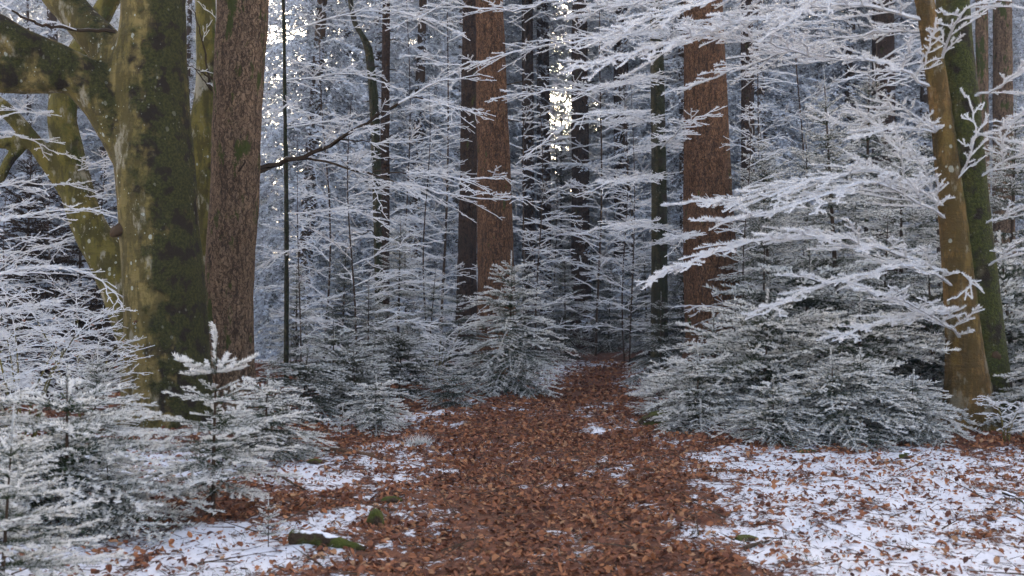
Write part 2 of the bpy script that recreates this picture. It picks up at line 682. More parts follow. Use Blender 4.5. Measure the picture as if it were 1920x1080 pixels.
def beech_mat(name, base_a, base_b, moss_c, moss_dir, moss_lo, moss_hi, lichen=0.5, dark=0.5):
    m, nt = new_mat(name)
    k = NT(nt)
    co = k.n('ShaderNodeTexCoord').outputs['Object']
    no = k.n('ShaderNodeNewGeometry').outputs['Normal']
    big = k.noise(co, 2.2, 5)
    mid = k.noise(co, 9.0, 5)
    fine = k.noise(co, 42.0, 4, 0.65)
    streak = k.noise(k.mapping(co, (9, 9, 0.9)), 1.0, 4)
    c = k.mix(k.ramp(big, 0.35, 0.68), base_a, base_b)
    c = k.mix(k.math('MULTIPLY', k.ramp(streak, 0.5, 0.75), dark), c, (0.035, 0.026, 0.012))
    c = k.mix(k.math('MULTIPLY', k.ramp(fine, 0.45, 0.75), 0.35), c, (0.22, 0.16, 0.06))
    blot = k.noise(k.mapping(co, (7, 7, 2.5), (9, 4, 2)), 1.0, 6, 0.72)
    c = k.mix(k.math('MULTIPLY', k.ramp(blot, 0.44, 0.56), 0.75), c, tuple(x * 0.42 for x in base_b))
    wrinkle = k.noise(k.mapping(co, (3, 3, 26)), 1.0, 4, 0.6)
    c = k.mix(k.math('MULTIPLY', k.ramp(wrinkle, 0.55, 0.72), 0.35), c, (0.045, 0.032, 0.014))
    # grey crust lichen in drifts
    drift = k.math('MULTIPLY', k.ramp(k.noise(k.mapping(co, (5, 5, 2.2), (3, 1, 0)), 1.0, 6, 0.7), 0.54, 0.64), lichen)
    c = k.mix(drift, c, (0.36, 0.32, 0.22))
    # moss on the damp side
    dp = k.n('ShaderNodeVectorMath', operation='DOT_PRODUCT')
    nt.links.new(no, dp.inputs[0])
    dp.inputs[1].default_value = Vector(moss_dir).normalized()
    mm = k.math('ADD', dp.outputs['Value'], k.math('MULTIPLY', k.math('SUBTRACT', mid, 0.5), 1.6))
    mm = k.math('ADD', mm, k.math('MULTIPLY', k.math('SUBTRACT', big, 0.5), 1.2))
    mf = k.ramp(mm, moss_lo, moss_hi)
    mc = k.mix(k.ramp(fine, 0.35, 0.7), moss_c, tuple(x * 2.6 for x in moss_c))
    mc = k.mix(k.ramp(k.noise(co, 6.0, 4), 0.5, 0.62), mc, (0.030, 0.020, 0.010))
    c = k.mix(mf, c, mc)
    # round pale lichen spots
    for sc, thr, loc in ((16, 0.34, (0, 0, 0)), (34, 0.36, (5, 2, 1)), (8, 0.22, (1, 7, 3))):
        vo = k.voro(k.mapping(co, (1, 1, 0.8), loc), sc)
        pick = k.n('ShaderNodeSeparateColor')
        nt.links.new(vo.outputs['Color'], pick.inputs[0])
        th = k.math('MULTIPLY', k.math('SUBTRACT', pick.outputs[0], 0.50), 2.0 * thr)
        th = k.math('ADD', th, k.math('MULTIPLY', k.math('SUBTRACT', fine, 0.5), 0.22))
        th = k.math('SUBTRACT', th, k.math('MULTIPLY', k.ramp(k.noise(k.mapping(co, (3, 3, 1.2), loc), 1.0, 3), 0.62, 0.42), 0.34))
        spot = k.math('MULTIPLY', k.math('GREATER_THAN', th, vo.outputs['Distance']), k.math('SUBTRACT', 1.0, k.math('MULTIPLY', mf, 0.75)))
        c = k.mix(k.math('MULTIPLY', spot, lichen * 1.5, clamp=True), c, (0.40, 0.40, 0.31))
    hgt = k.math('ADD', k.math('ADD', k.math('MULTIPLY', fine, 0.5), k.math('MULTIPLY', wrinkle, 0.4)), k.math('ADD', k.math('MULTIPLY', streak, 0.6), k.math('MULTIPLY', mf, k.noise(co, 90, 3))))
    k.surface(c, 0.85, k.bump(hgt, 1.0, 0.045), 0.25)
    return m


M['beech_big'] = beech_mat('mossy_beech_bark', (0.275, 0.200, 0.066), (0.160, 0.122, 0.028), (0.034, 0.033, 0.0065), (0.85, -0.50, 0.0), 0.25, 0.75, 0.8)
M['beech_olive'] = beech_mat('olive_beech_bark', (0.210, 0.165, 0.032), (0.135, 0.115, 0.020), (0.040, 0.050, 0.008), (0.9, -0.2, -0.3), 0.55, 1.3, 1.1, 0.55)
M['beech_tan'] = beech_mat('tan_beech_bark', (0.215, 0.118, 0.036), (0.165, 0.105, 0.022), (0.070, 0.065, 0.010), (0.9, 0.1, 0), 0.55, 1.15, 0.5, 0.95)
M['beech_green'] = beech_mat('green_beech_bark', (0.105, 0.086, 0.014), (0.075, 0.066, 0.010), (0.038, 0.042, 0.006), (0.3, -0.6, 0), 0.1, 1.0, 0.35, 0.5)


def spruce_mat(name, a, b, crack, moss=0.0, scale=1.0):
    m, nt = new_mat(name)
    k = NT(nt)
    co = k.n('ShaderNodeTexCoord').outputs['Object']
    wob = k.n('ShaderNodeTexNoise', inp={'Vector': co, 'Scale': 14.0, 'Detail': 3.0})
    add = k.n('ShaderNodeVectorMath', operation='MULTIPLY_ADD')
    nt.links.new(wob.outputs['Color'], add.inputs[0])
    add.inputs[1].default_value = (0.09, 0.09, 0.12)
    nt.links.new(co, add.inputs[2])
    vo = k.voro(k.mapping(add.outputs[0], (46 * scale, 46 * scale, 15 * scale)), 1.0, 'DISTANCE_TO_EDGE')
    cell = k.voro(k.mapping(add.outputs[0], (46 * scale, 46 * scale, 15 * scale)), 1.0, 'F1')
    edge = k.math('ADD', k.math('MULTIPLY', k.ramp(vo.outputs['Distance'], 0.0, 0.14), 0.75), 0.25)
    fine = k.noise(co, 70 * scale, 5, 0.7)
    big = k.noise(k.mapping(co, (3, 3, 0.8)), 1.0, 5)
    fiss = k.ramp(k.noise(k.mapping(add.outputs[0], (38 * scale, 38 * scale, 5 * scale)), 1.0, 4, 0.6), 0.36, 0.52)
    edge = k.math('MULTIPLY', edge, k.math('ADD', k.math('MULTIPLY', fiss, 0.75), 0.25))
    tone = k.n('ShaderNodeSeparateColor')
    nt.links.new(cell.outputs['Color'], tone.inputs[0])
    c = k.mix(k.math('ADD', k.math('MULTIPLY', tone.outputs[0], 0.6), k.math('MULTIPLY', big, 0.4)), a, b)
    c = k.mix(k.math('MULTIPLY', k.ramp(fine, 0.45, 0.75), 0.55), c, tuple(min(1, x * 1.7) for x in b))
    c = k.mix(k.math('SUBTRACT', 1.0, edge), c, crack)
    if moss:
        mo = k.ramp(k.noise(k.mapping(co, (4, 4, 1.6), (2, 5, 1)), 1.0, 7, 0.7), 0.64 - moss * 0.1, 0.70 - moss * 0.1)
        c = k.mix(mo, c, (0.075, 0.088, 0.016))
    hgt = k.math('ADD', k.math('MULTIPLY', edge, 0.7), k.math('MULTIPLY', fine, 0.6))
    k.surface(c, 0.92, k.bump(hgt, 1.0, 0.04), 0.2)
    return m


M['spruce_grey'] = spruce_mat('pinkish_spruce_bark', (0.175, 0.105, 0.058), (0.345, 0.228, 0.135), (0.030, 0.018, 0.011), 0.9, 0.8)
M['spruce_red'] = spruce_mat('red_brown_spruce_bark', (0.155, 0.074, 0.034), (0.280, 0.143, 0.069), (0.028, 0.013, 0.006), 0.25, 0.8)
M['spruce_dark'] = spruce_mat('dark_spruce_bark', (0.050, 0.028, 0.017), (0.095, 0.052, 0.030), (0.015, 0.009, 0.006), 0.2, 0.7)
M['dark_green'] = beech_mat('dark_mossy_bark', (0.050, 0.042, 0.014), (0.035, 0.032, 0.010), (0.014, 0.018, 0.004), (0.5, -0.6, 0), 0.2, 1.0, 0.2, 0.4)


def leaf_mat(name, per_object):
    m, nt = new_mat(name)
    k = NT(nt)
    if per_object:
        r = k.n('ShaderNodeObjectInfo').outputs['Random']
    else:
        r = k.n('ShaderNodeAttribute', attribute_name='frost').outputs['Fac']
    cr = k.n('ShaderNodeValToRGB')
    nt.links.new(r, cr.inputs[0])
    e = cr.color_ramp.elements
    cols = [(0, (0.070, 0.028, 0.018)), (0.3, (0.200, 0.074, 0.038)), (0.6, (0.315, 0.118, 0.052)), (0.85, (0.430, 0.175, 0.068)), (1.0, (0.46, 0.27, 0.14))]
    e[0].position, e[0].color = cols[0][0], (*cols[0][1], 1)
    e[1].position, e[1].color = cols[-1][0], (*cols[-1][1], 1)
    for p, c in cols[1:-1]:
        q = e.new(p)
        q.color = (*c, 1)
    co = k.n('ShaderNodeTexCoord').outputs['Object']
    nz = k.noise(co, 60.0, 3)
    c = k.mix(k.math('MULTIPLY', nz, 0.4), cr.outputs[0], (0.08, 0.030, 0.016))
    p = k.surface(c, 0.7, None, 0.25)
    return m


M['leaf'] = leaf_mat('dead_beech_leaf', False)
M['leaf_one'] = leaf_mat('dead_beech_leaf_single', True)


def ground_mat():
    m, nt = new_mat('snow_and_leaf_mould')
    k = NT(nt)
    co = k.n('ShaderNodeTexCoord').outputs['Object']
    at = k.n('ShaderNodeAttribute', attribute_name='frost').outputs['Fac']
    f1 = k.noise(co, 9.0, 6, 0.65)
    f2 = k.noise(co, 38.0, 4, 0.6)
    f3 = k.noise(co, 140.0, 3, 0.6)
    x = k.math('ADD', at, k.math('MULTIPLY', k.math('SUBTRACT', f1, 0.5), 1.6))
    x = k.math('ADD', x, k.math('MULTIPLY', k.math('SUBTRACT', f2, 0.5), 1.5))
    x = k.math('ADD', x, k.math('MULTIPLY', k.math('SUBTRACT', f3, 0.5), 0.5))
    x = k.math('ADD', x, 0.125)
    soil = k.ramp(x, 0.44, 0.62)
    vo = k.voro(co, 34.0)
    tone = k.n('ShaderNodeSeparateColor')
    nt.links.new(vo.outputs['Color'], tone.inputs[0])
    mould = k.mix(tone.outputs[0], (0.070, 0.027, 0.015), (0.200, 0.073, 0.033))
    mould = k.mix(k.math('MULTIPLY', k.ramp(f3, 0.45, 0.7), 0.6), mould, (0.030, 0.016, 0.010))
    snow = k.mix(k.ramp(f3, 0.3, 0.8), (0.68, 0.69, 0.73), (0.80, 0.81, 0.83))
    c = k.mix(soil, snow, mould)
    h = k.math('ADD', k.math('MULTIPLY', k.math('SUBTRACT', 1.0, soil), 0.9), k.math('ADD', k.math('MULTIPLY', f2, 0.5), k.math('MULTIPLY', f3, 0.25)))
    k.surface(c, 0.75, k.bump(h, 0.8, 0.02), 0.25)
    return m


M['ground'] = ground_mat()


def moss_mat(name, snow_top):
    m, nt = new_mat(name)
    k = NT(nt)
    co = k.n('ShaderNodeTexCoord').outputs['Object']
    no = k.n('ShaderNodeSeparateXYZ')
    nt.links.new(k.n('ShaderNodeNewGeometry').outputs['Normal'], no.inputs[0])
    f = k.noise(co, 30, 5, 0.65)
    b = k.noise(co, 7, 4)
    c = k.mix(f, (0.028, 0.036, 0.007), (0.105, 0.115, 0.018))
    c = k.mix(k.ramp(b, 0.5, 0.62), c, (0.045, 0.028, 0.016))
    if snow_top:
        s = k.ramp(k.math('ADD', no.outputs['Z'], k.math('MULTIPLY', k.math('SUBTRACT', b, 0.5), 1.5)), snow_top, snow_top + 0.12)
        c = k.mix(s, c, (0.82, 0.83, 0.86))
    k.surface(c, 0.9, k.bump(k.noise(co, 60, 4), 0.8, 0.02), 0.2)
    return m


M['moss_snow'] = moss_mat('moss_under_snow', 0.55)
M['moss'] = moss_mat('bright_moss', 0)
M['moss_dusted'] = moss_mat('moss_with_a_dusting_of_snow', 0.92)


def wood_mat(name, a, b):
    m, nt = new_mat(name)
    k = NT(nt)
    co = k.n('ShaderNodeTexCoord').outputs['Object']
    f = k.noise(co, 25, 5, 0.65)
    k.surface(k.mix(f, a, b), 0.85, k.bump(f, 0.6, 0.01), 0.25)
    return m


M['deadwood'] = wood_mat('dead_wood', (0.06, 0.035, 0.02), (0.19, 0.10, 0.05))
M['rotwood'] = wood_mat('broken_wood', (0.030, 0.018, 0.009), (0.11, 0.062, 0.028))

# ----------------------------------------------------------------- ground
def build_ground():
    def axis(stops):
        out = []
        for (a, b, st) in stops:
            out += list(np.arange(a, b - 1e-6, st))
        out.append(stops[-1][1])
        return np.array(out)
    xs = axis([(-900, -200, 70), (-200, -40, 12), (-40, -14, 1.5), (-14, -6, 0.35), (-6, 6.5, 0.07), (6.5, 14, 0.35), (14, 40, 1.5), (40, 200, 12), (200, 900, 70)])
    ys = axis([(-60, -8, 6), (-8, 3, 0.8), (3, 12, 0.07), (12, 20, 0.14), (20, 40, 0.7), (40, 120, 4), (120, 400, 28), (400, 900, 80)])
    X, Y = np.meshgrid(xs, ys)
    Z = ground_z(X, Y)
    l = litter(X, Y)
    hill = smooth(-0.3, -0.36, X / np.maximum(Y, 1)) * smooth(12, 14, Y) * smooth(60, 40, Y)
    deep = smooth(17, 20, Y) * smooth(-0.22, -0.14, X / np.maximum(Y, 1)) * smooth(70, 55, Y)
    l = np.where(Y > 18, 0.30 * (fbm(X * .6, Y * .6, 0, 3, 4)), l)
    l = np.clip(np.maximum(l, np.maximum(hill * 1.1, deep * 0.75)), 0, 1)
    l = np.where(Y > 75, 0, l)
    nx, ny = len(xs), len(ys)
    V = np.stack([X, Y, Z], -1).reshape(-1, 3)
    i = (np.arange(ny - 1)[:, None] * nx + np.arange(nx - 1)[None]).ravel()
    T = np.concatenate([np.stack([i, i + 1, i + nx + 1], 1), np.stack([i, i + nx + 1, i + nx], 1)])
    g = Geo().add(V, T, l.ravel())
    o = link('ground', g.mesh('ground', M['ground'], None, True))
    tag(o, 'snow sprinkled forest floor with a brown leaf covered track running through it', None, None, 'structure')
    return o


GROUND = build_ground()


def leaf_template(full=True):
    if full:
        v = np.array([(0, 0, 0), (0.5, 0, 0), (1, 0, 0.0), (0.28, 0.30, 1), (0.70, 0.26, 0.9), (0.28, -0.30, 1), (0.70, -0.26, 0.9)], float)
        t = np.array([(0, 1, 3), (3, 1, 4), (4, 1, 2), (0, 5, 1), (5, 6, 1), (6, 2, 1)])
    else:
        v = np.array([(0, 0, 0), (1, 0, 0), (0.42, 0.33, 1), (0.5, -0.33, 1)], float)
        t = np.array([(0, 1, 2), (0, 3, 1)])
    return v, t


def leaf_cloud(P, size, full, curl_k=1.0):
    n = len(P)
    v, t = leaf_template(full)
    V = np.repeat(v[None], n, 0)
    V[:, :, 0] -= 0.5
    V[:, :, 1:2] *= 1.0
    curl = RNG.uniform(-0.28, 0.42, (n, 1)) * curl_k
    arch = RNG.uniform(-0.25, 0.45, (n, 1)) * curl_k
    V[:, :, 2] = V[:, :, 2] * curl * np.abs(V[:, :, 1]) * 2.4 + arch * (0.25 - V[:, :, 0] ** 2)
    V[:, :, 1] *= RNG.uniform(0.8, 1.15, (n, 1))
    V *= size[:, None, None]
    a, b, c = RNG.uniform(0, 6.283, n), RNG.normal(0, 0.42, n), RNG.normal(0, 0.42, n)
    x, y, z = V[:, :, 0], V[:, :, 1], V[:, :, 2]
    y, z = y * np.cos(b)[:, None] - z * np.sin(b)[:, None], y * np.sin(b)[:, None] + z * np.cos(b)[:, None]
    x, z = x * np.cos(c)[:, None] - z * np.sin(c)[:, None], x * np.sin(c)[:, None] + z * np.cos(c)[:, None]
    x, y = x * np.cos(a)[:, None] - y * np.sin(a)[:, None], x * np.sin(a)[:, None] + y * np.cos(a)[:, None]
    z = z - z.min(1, keepdims=True) * 0.75
    V = np.stack([x, y, z], -1) + P[:, None, :]
    T = t[None] + (np.arange(n) * len(v))[:, None, None]
    tone = np.repeat(np.clip(RNG.beta(0.95, 0.95, n), 0, 1)[:, None], len(v), 1)
    return V.reshape(-1, 3), T.reshape(-1, 3), tone.ravel()


def build_leaves():
    n = 1000000
    y = 3.6 + (19.0 - 3.6) * RNG.random(n) ** 1.0
    x = RNG.uniform(-0.75, 0.75, n) * (y + 0.4)
    # constant density over the wedge: thin in proportion to 1/width
    dens_s = n / ((19.0 - 3.6) * 1.5 * (y + 0.4))
    l = litter(x, y)
    clump = fbm(x * 5.5, y * 4.5, 0, 3, 77)
    want = 420 + 1000 * (0.3 + np.clip(l * 1.2, 0, 1)) * smooth(0.40, 0.64, clump) + 2000 * smooth(0.3, 0.9, l) * (0.45 + 0.9 * smooth(0.35, 0.65, fbm(x * 2.6, y * 2.2, 0, 3, 91)))
    want = want * np.interp(y, [3, 7, 10, 13, 19], [1, 0.95, 0.62, 0.36, 0.2])
    keep = RNG.random(n) < want / dens_s
    x, y = x[keep], y[keep]
    z = ground_z(x, y) + RNG.uniform(0, 0.008, len(x))
    P = np.stack([x, y, z], 1)
    size = 0.010 + 0.040 * RNG.random(len(x)) ** 2.2
    order = np.argsort(y - size * 60 + 50 * (np.abs(x) > 0.52 * y))
    ind, rest = order[:300], order[300:]
    g = Geo()
    near = rest[y[rest] < 5.6]
    far = rest[y[rest] >= 5.6]
    g.add(*leaf_cloud(P[near], size[near], True))
    g.add(*leaf_cloud(P[far], size[far] * (1.12 + 0.55 * smooth(6.5, 14, y[far])), False))
    o = link('leaf_litter', g.mesh('leaf_litter', M['leaf']), GROUND)
    tag(o, 'rust brown fallen beech leaves thick on the track and scattered over snow', None, None, 'stuff')
    meshes = []
    for k in range(10):
        gg = Geo().add(*leaf_cloud(np.zeros((1, 3)), np.array([1.0]), True))
        meshes.append(gg.mesh('leaf', M['leaf_one']))
    for i in ind:
        q = link('leaf', meshes[int(RNG.integers(10))], GROUND, P[i])
        q.rotation_euler = (0, 0, float(RNG.uniform(0, 6.28)))
        s = float(size[i])
        q.scale = (s, s, s)
    # leaves and snow crumbs are joined by dead needles and tiny bits of twig
    m = 5200
    y = RNG.uniform(3.8, 12, m)
    x = RNG.uniform(-0.56, 0.56, m) * y
    b = np.stack([x, y, ground_z(x, y) + 0.008], 1)
    th = RNG.uniform(0, 6.28, m)
    L = RNG.uniform(0.02, 0.11, m)
    e = b + np.stack([np.cos(th) * L, np.sin(th) * L, RNG.uniform(0, 0.02, m)], 1)
    big = slice(0, 190)
    e[big] = b[big] + (e[big] - b[big]) * 4.0 + np.array([0, 0, 0.012])
    S = np.concatenate([b, e, np.where(np.arange(m) < 190, 0.005, 0.0022)[:, None], np.full((m, 1), 0.001), np.zeros((m, 2))], 1)
    gg = Geo().add(*prisms(S))
    o = link('twig_litter', gg.mesh('twig_litter', M['stem']), GROUND)
    tag(o, None, None, None, 'stuff')
    # blades of frozen grass coming up through the snow
    c = 120
    y = RNG.uniform(4.2, 9, c)
    x = RNG.uniform(-0.54, 0.54, c) * y
    ok = litter(x, y) < 0.6
    x, y = np.repeat(x[ok], 22), np.repeat(y[ok], 22)
    x, y = x + RNG.normal(0, 0.05, len(x)), y + RNG.normal(0, 0.05, len(y))
    n = len(x)
    d = norm(np.stack([RNG.normal(0, 0.7, n), RNG.normal(0, 0.7, n), np.ones(n)], 1))
    gg = Geo().add(*blades(np.stack([x, y, ground_z(x, y) - 0.005], 1), d, RNG.uniform(0.02, 0.07, n), np.full(n, 0.0035), RNG.uniform(0, 0.3, n), RNG.uniform(0, 0.9, n)))
    tag(link('grass', gg.mesh('grass', M['fir']), GROUND), None, None, None, 'stuff')


build_leaves()

# ----------------------------------------------------------------- thin frosty air
bm = bmesh.new()
bmesh.ops.create_cube(bm, size=1.0)
me = bpy.data.meshes.new('haze')
bm.to_mesh(me)
bm.free()
hm, nt = new_mat('frosty_air')
vol = nt.nodes.new('ShaderNodeVolumePrincipled')
vol.inputs['Color'].default_value = (0.90, 0.95, 1.0, 1)
vol.inputs['Density'].default_value = 0.0017
vol.inputs['Anisotropy'].default_value = 0.0
mo = nt.nodes.new('ShaderNodeOutputMaterial')
nt.links.new(vol.outputs[0], mo.inputs['Volume'])
me.materials.append(hm)
hz = link('haze', me, None, (0, 430, 18))
hz.scale = (1900, 1000, 48)
tag(hz, None, None, None, 'stuff')
SC.cycles.volume_bounces = 0

# ----------------------------------------------------------------- big trunks
def tube_bm(bm, chain, sides=18):
    """chain of (x,y,z,r): a capped tube"""
    P = [np.array(c[:3], float) for c in chain]
    rings = []
    prev_u = None
    for i, c in enumerate(chain):
        d = norm(P[min(i + 1, len(P) - 1)] - P[max(i - 1, 0)])
        ref = np.array([1.0, 0, 0]) if prev_u is None else prev_u
        u = ref - d * np.dot(ref, d)
        u = norm(u)
        w = np.cross(d, u)
        prev_u = u
        rings.append([bm.verts.new(P[i] + (u * math.cos(6.28319 * k / sides) + w * math.sin(6.28319 * k / sides)) * c[3]) for k in range(sides)])
    for a, b in zip(rings, rings[1:]):
        for k in range(sides):
            j = (k + 1) % sides
            bm.faces.new((a[k], a[j], b[j], b[k]))
    bm.faces.new(rings[0][::-1])
    bm.faces.new(rings[-1])


def px_chain(rows, n=None):
    """rows (px, py, D, width_px) -> smooth chain in the world"""
    A = np.array([[*W(r[0], r[1], r[2]), r[3] / F * r[2] / 2] for r in rows])
    return bez(A, n or len(rows) * 4)


def fused(name, chains, origin, mat, voxel, parent, amp=0.012, freq=5.0, smooth_it=6, fine=0.003, ffreq=28):
    bm = bmesh.new()
    for c in chains:
        tube_bm(bm, c)
    me = bpy.data.meshes.new(name + '_rough')
    bm.to_mesh(me)
    bm.free()
    tmp = bpy.data.objects.new(name + '_rough', me)
    COL.objects.link(tmp)
    md = tmp.modifiers.new('fuse', 'REMESH')
    md.mode = 'VOXEL'
    md.voxel_size = voxel
    sm = tmp.modifiers.new('soften', 'SMOOTH')
    sm.factor = 0.5
    sm.iterations = smooth_it
    bpy.context.view_layer.update()
    dg = bpy.context.evaluated_depsgraph_get()
    out = bpy.data.meshes.new_from_object(tmp.evaluated_get(dg))
    bpy.data.objects.remove(tmp)
    bpy.data.meshes.remove(me)
    n = len(out.vertices)
    co = np.zeros(n * 3, np.float32)
    out.vertices.foreach_get('co', co)
    no = np.zeros(n * 3, np.float32)
    out.vertex_normals.foreach_get('vector', no)
    co, no = co.reshape(-1, 3), no.reshape(-1, 3)
    d = amp * 2 * (fbm(co[:, 0] * freq, co[:, 1] * freq, co[:, 2] * freq * 0.6, 3, 5) - 0.5)
    d = d + fine * 2 * (fbm(co[:, 0] * ffreq, co[:, 1] * ffreq, co[:, 2] * ffreq * 0.6, 3, 8) - 0.5)
    co = co + no * d[:, None] - np.asarray(origin, np.float32)
    out.vertices.foreach_set('co', co.astype(np.float32).ravel())
    out.polygons.foreach_set('use_smooth', np.ones(len(out.polygons), bool))
    out.materials.clear()
    out.materials.append(mat)
    out.name = name
    out.update()
    return link(name, out, parent)


def roots(cx, cy, r, n, reach, rng_seed, zoff=0.0):
    """root flares running out of the foot of a trunk"""
    rr = random.Random(rng_seed)
    out = []
    for k in range(n):
        a = 6.283 * k / n + rr.uniform(-0.3, 0.3)
        ca, sa = math.cos(a), math.sin(a)
        p = []
        for (d, h, w) in ((0.35, 0.75, 0.42), (0.75, 0.34, 0.40), (1.15, 0.12, 0.34), (1.15 + reach, -0.06, 0.2)):
            x, y = cx + ca * r * d, cy + sa * r * d
            p.append((x, y, gz(x, y) + h * r + zoff, w * r))
        out.append(bez(np.array(p), 10))
    return out


def lump(name, label, cat, loc, size, mat, seed, rotz=0.0, squash=1.0):
    bm = bmesh.new()
    bmesh.ops.create_icosphere(bm, subdivisions=4, radius=1.0)
    co = np.array([v.co for v in bm.verts])
    d = 1 + 0.5 * (fbm(co[:, 0] * 1.6 + seed, co[:, 1] * 1.6, co[:, 2] * 1.6, 3, seed) - 0.5) + 0.16 * (fbm(co[:, 0] * 6, co[:, 1] * 6 + seed, co[:, 2] * 6, 2, seed) - 0.5)
    for v, k in zip(bm.verts, d):
        v.co = Vector((v.co.x * k * size[0], v.co.y * k * size[1], v.co.z * k * size[2]))
    me = bpy.data.meshes.new(name)
    bm.to_mesh(me)
    bm.free()
    me.polygons.foreach_set('use_smooth', np.ones(len(me.polygons), bool))
    me.materials.append(mat)
    o = link(name, me, None, loc)
    o.rotation_euler = (0, 0, rotz)
    return tag(o, label, cat)


def bough_part(parent, origin, name, S, dens, sl, sw, coat, mat=None, label=None):
    g = frosted(S, dens, sl, sw, coat)
    o = link(name, g.mesh(name, mat or M['twig'], origin), parent)
    if label:
        o['label'] = label
    return o


# --- the great mossy beech on the left
def big_beech():
    base = W(320, 785, 9.7)
    base[2] = gz(base[0], base[1])
    t = thing('beech_tree', 'massive mossy beech trunk with thick limbs reaching out to the left', 'tree', base)
    D = 9.7
    main = px_chain([(322, 840, D, 215), (318, 785, D, 178), (316, 720, D, 160), (312, 620, D, 153), (306, 520, D, 149), (297, 400, D, 146), (290, 300, D, 146), (284, 200, D, 140),
                     (280, 130, D, 138), (287, 60, D, 122), (289, 0, D, 116), (292, -150, D, 108), (296, -420, D, 96), (300, -800, D, 70)])
    limb = px_chain([(268, 310, D, 95), (225, 225, D - .05, 98), (170, 160, D - .15, 88), (100, 115, D - .3, 76), (40, 85, D - .45, 68), (-40, 40, D - .6, 60), (-200, -10, D - .9, 60)])
    limb1 = px_chain([(110, 135, D - .3, 80), (50, 143, D - .35, 68), (0, 140, D - .5, 66), (-90, 130, D - .7, 56), (-220, 90, D - 1.0, 44)])
    limb2 = px_chain([(250, 160, D, 85), (205, 95, D + .05, 74), (160, 45, D + .1, 66), (110, -10, D + .2, 62), (40, -90, D + .4, 50), (-60, -220, D + .7, 40)])
    fused('trunk', [main, limb, limb1, limb2] + roots(base[0], base[1], 0.36, 7, 0.5, 3), base, M['beech_big'], 0.028, t, 0.014, 4.5, 5, 0.004, 22)
    # snapped stub on the left flank
    c = px_chain([(245, 420, D - .1, 30), (228, 428, D - .2, 24), (216, 436, D - .28, 18), (207, 441, D - .33, 7)], 9)
    fused('broken_stub', [c], base, M['rotwood'], 0.008, t, 0.012, 22, 1, 0.006, 60)
    # long dark bare bough in the upper left corner
    S = beech_segs([W(215, 60, 9.5), W(120, 53, 9.3), W(60, 40, 9.1), (W(0, 8, 9.0)), W(-60, -20, 8.9)], 0.022, 0.006, sec=0.35, slen=0.5, bare=0.7)
    bough_part(t, base, 'branch', S, 60, 0.014, 0.004, 0.0)
    return t


big_beech()


def left_beech():
    D = 11.6
    base = W(262, 700, D)
    base[2] = gz(base[0], base[1])
    t = thing('beech_tree', 'pale spotted beech leaning left, forking behind the massive mossy trunk', 'tree', base)
    main = px_chain([(290, 740, D, 120), (270, 640, D, 98), (238, 545, D, 92), (204, 488, D, 74), (165, 420, D, 64), (143, 350, D, 60), (128, 285, D, 56), (116, 215, D, 52), (130, 150, D + .1, 52), (158, 85, D + .2, 44), (200, 10, D + .3, 38), (260, -100, D + .4, 32), (290, -260, D + .5, 24)])
    fork = px_chain([(165, 415, D, 60), (140, 370, D, 46), (110, 328, D, 38), (70, 275, D - .1, 33), (25, 220, D - .2, 29), (-20, 180, D - .3, 26), (-90, 130, D - .4, 20)])
    low = px_chain([(60, 262, D - .1, 24), (25, 265, D - .15, 20), (-5, 270, D - .2, 18), (-60, 262, D - .25, 14)])
    low2 = px_chain([(40, 275, D - .1, 22), (18, 300, D - .15, 19), (2, 330, D - .2, 18), (-30, 380, D - .2, 15)])
    fused('trunk', [main, fork, low, low2], base, M['beech_olive'], 0.026, t, 0.010, 5, 4, 0.003, 25)
    for k, (pts, r0) in enumerate([
        ([(150, 440, D), (60, 470, D - .3), (-60, 480, D - .8)], .012),
        ([(120, 330, D), (200, 300, D - .4), (235, 320, D - .7)], .009),
        ([(110, 220, D), (40, 210, D - .6), (-50, 240, D - 1)], .012),
        ([(90, 60, D), (20, 90, D - .5), (-80, 110, D - .9)], .012),
        ([(90, 100, D), (170, 60, D + .5), (230, 70, D + .7)], .012),
        ([(140, 370, D), (205, 365, D - .2), (228, 350, D - .3)], .008),
        ([(60, -30, D), (20, 5, D - .3), (-40, 40, D - .5)], .012)]):
        S = beech_segs([W(*p) for p in pts], r0, 0.0026, slen=0.6, start=0.1)
        bough_part(t, base, 'branch', S, 170, 0.014, 0.005, 0.002)
    return t


left_beech()


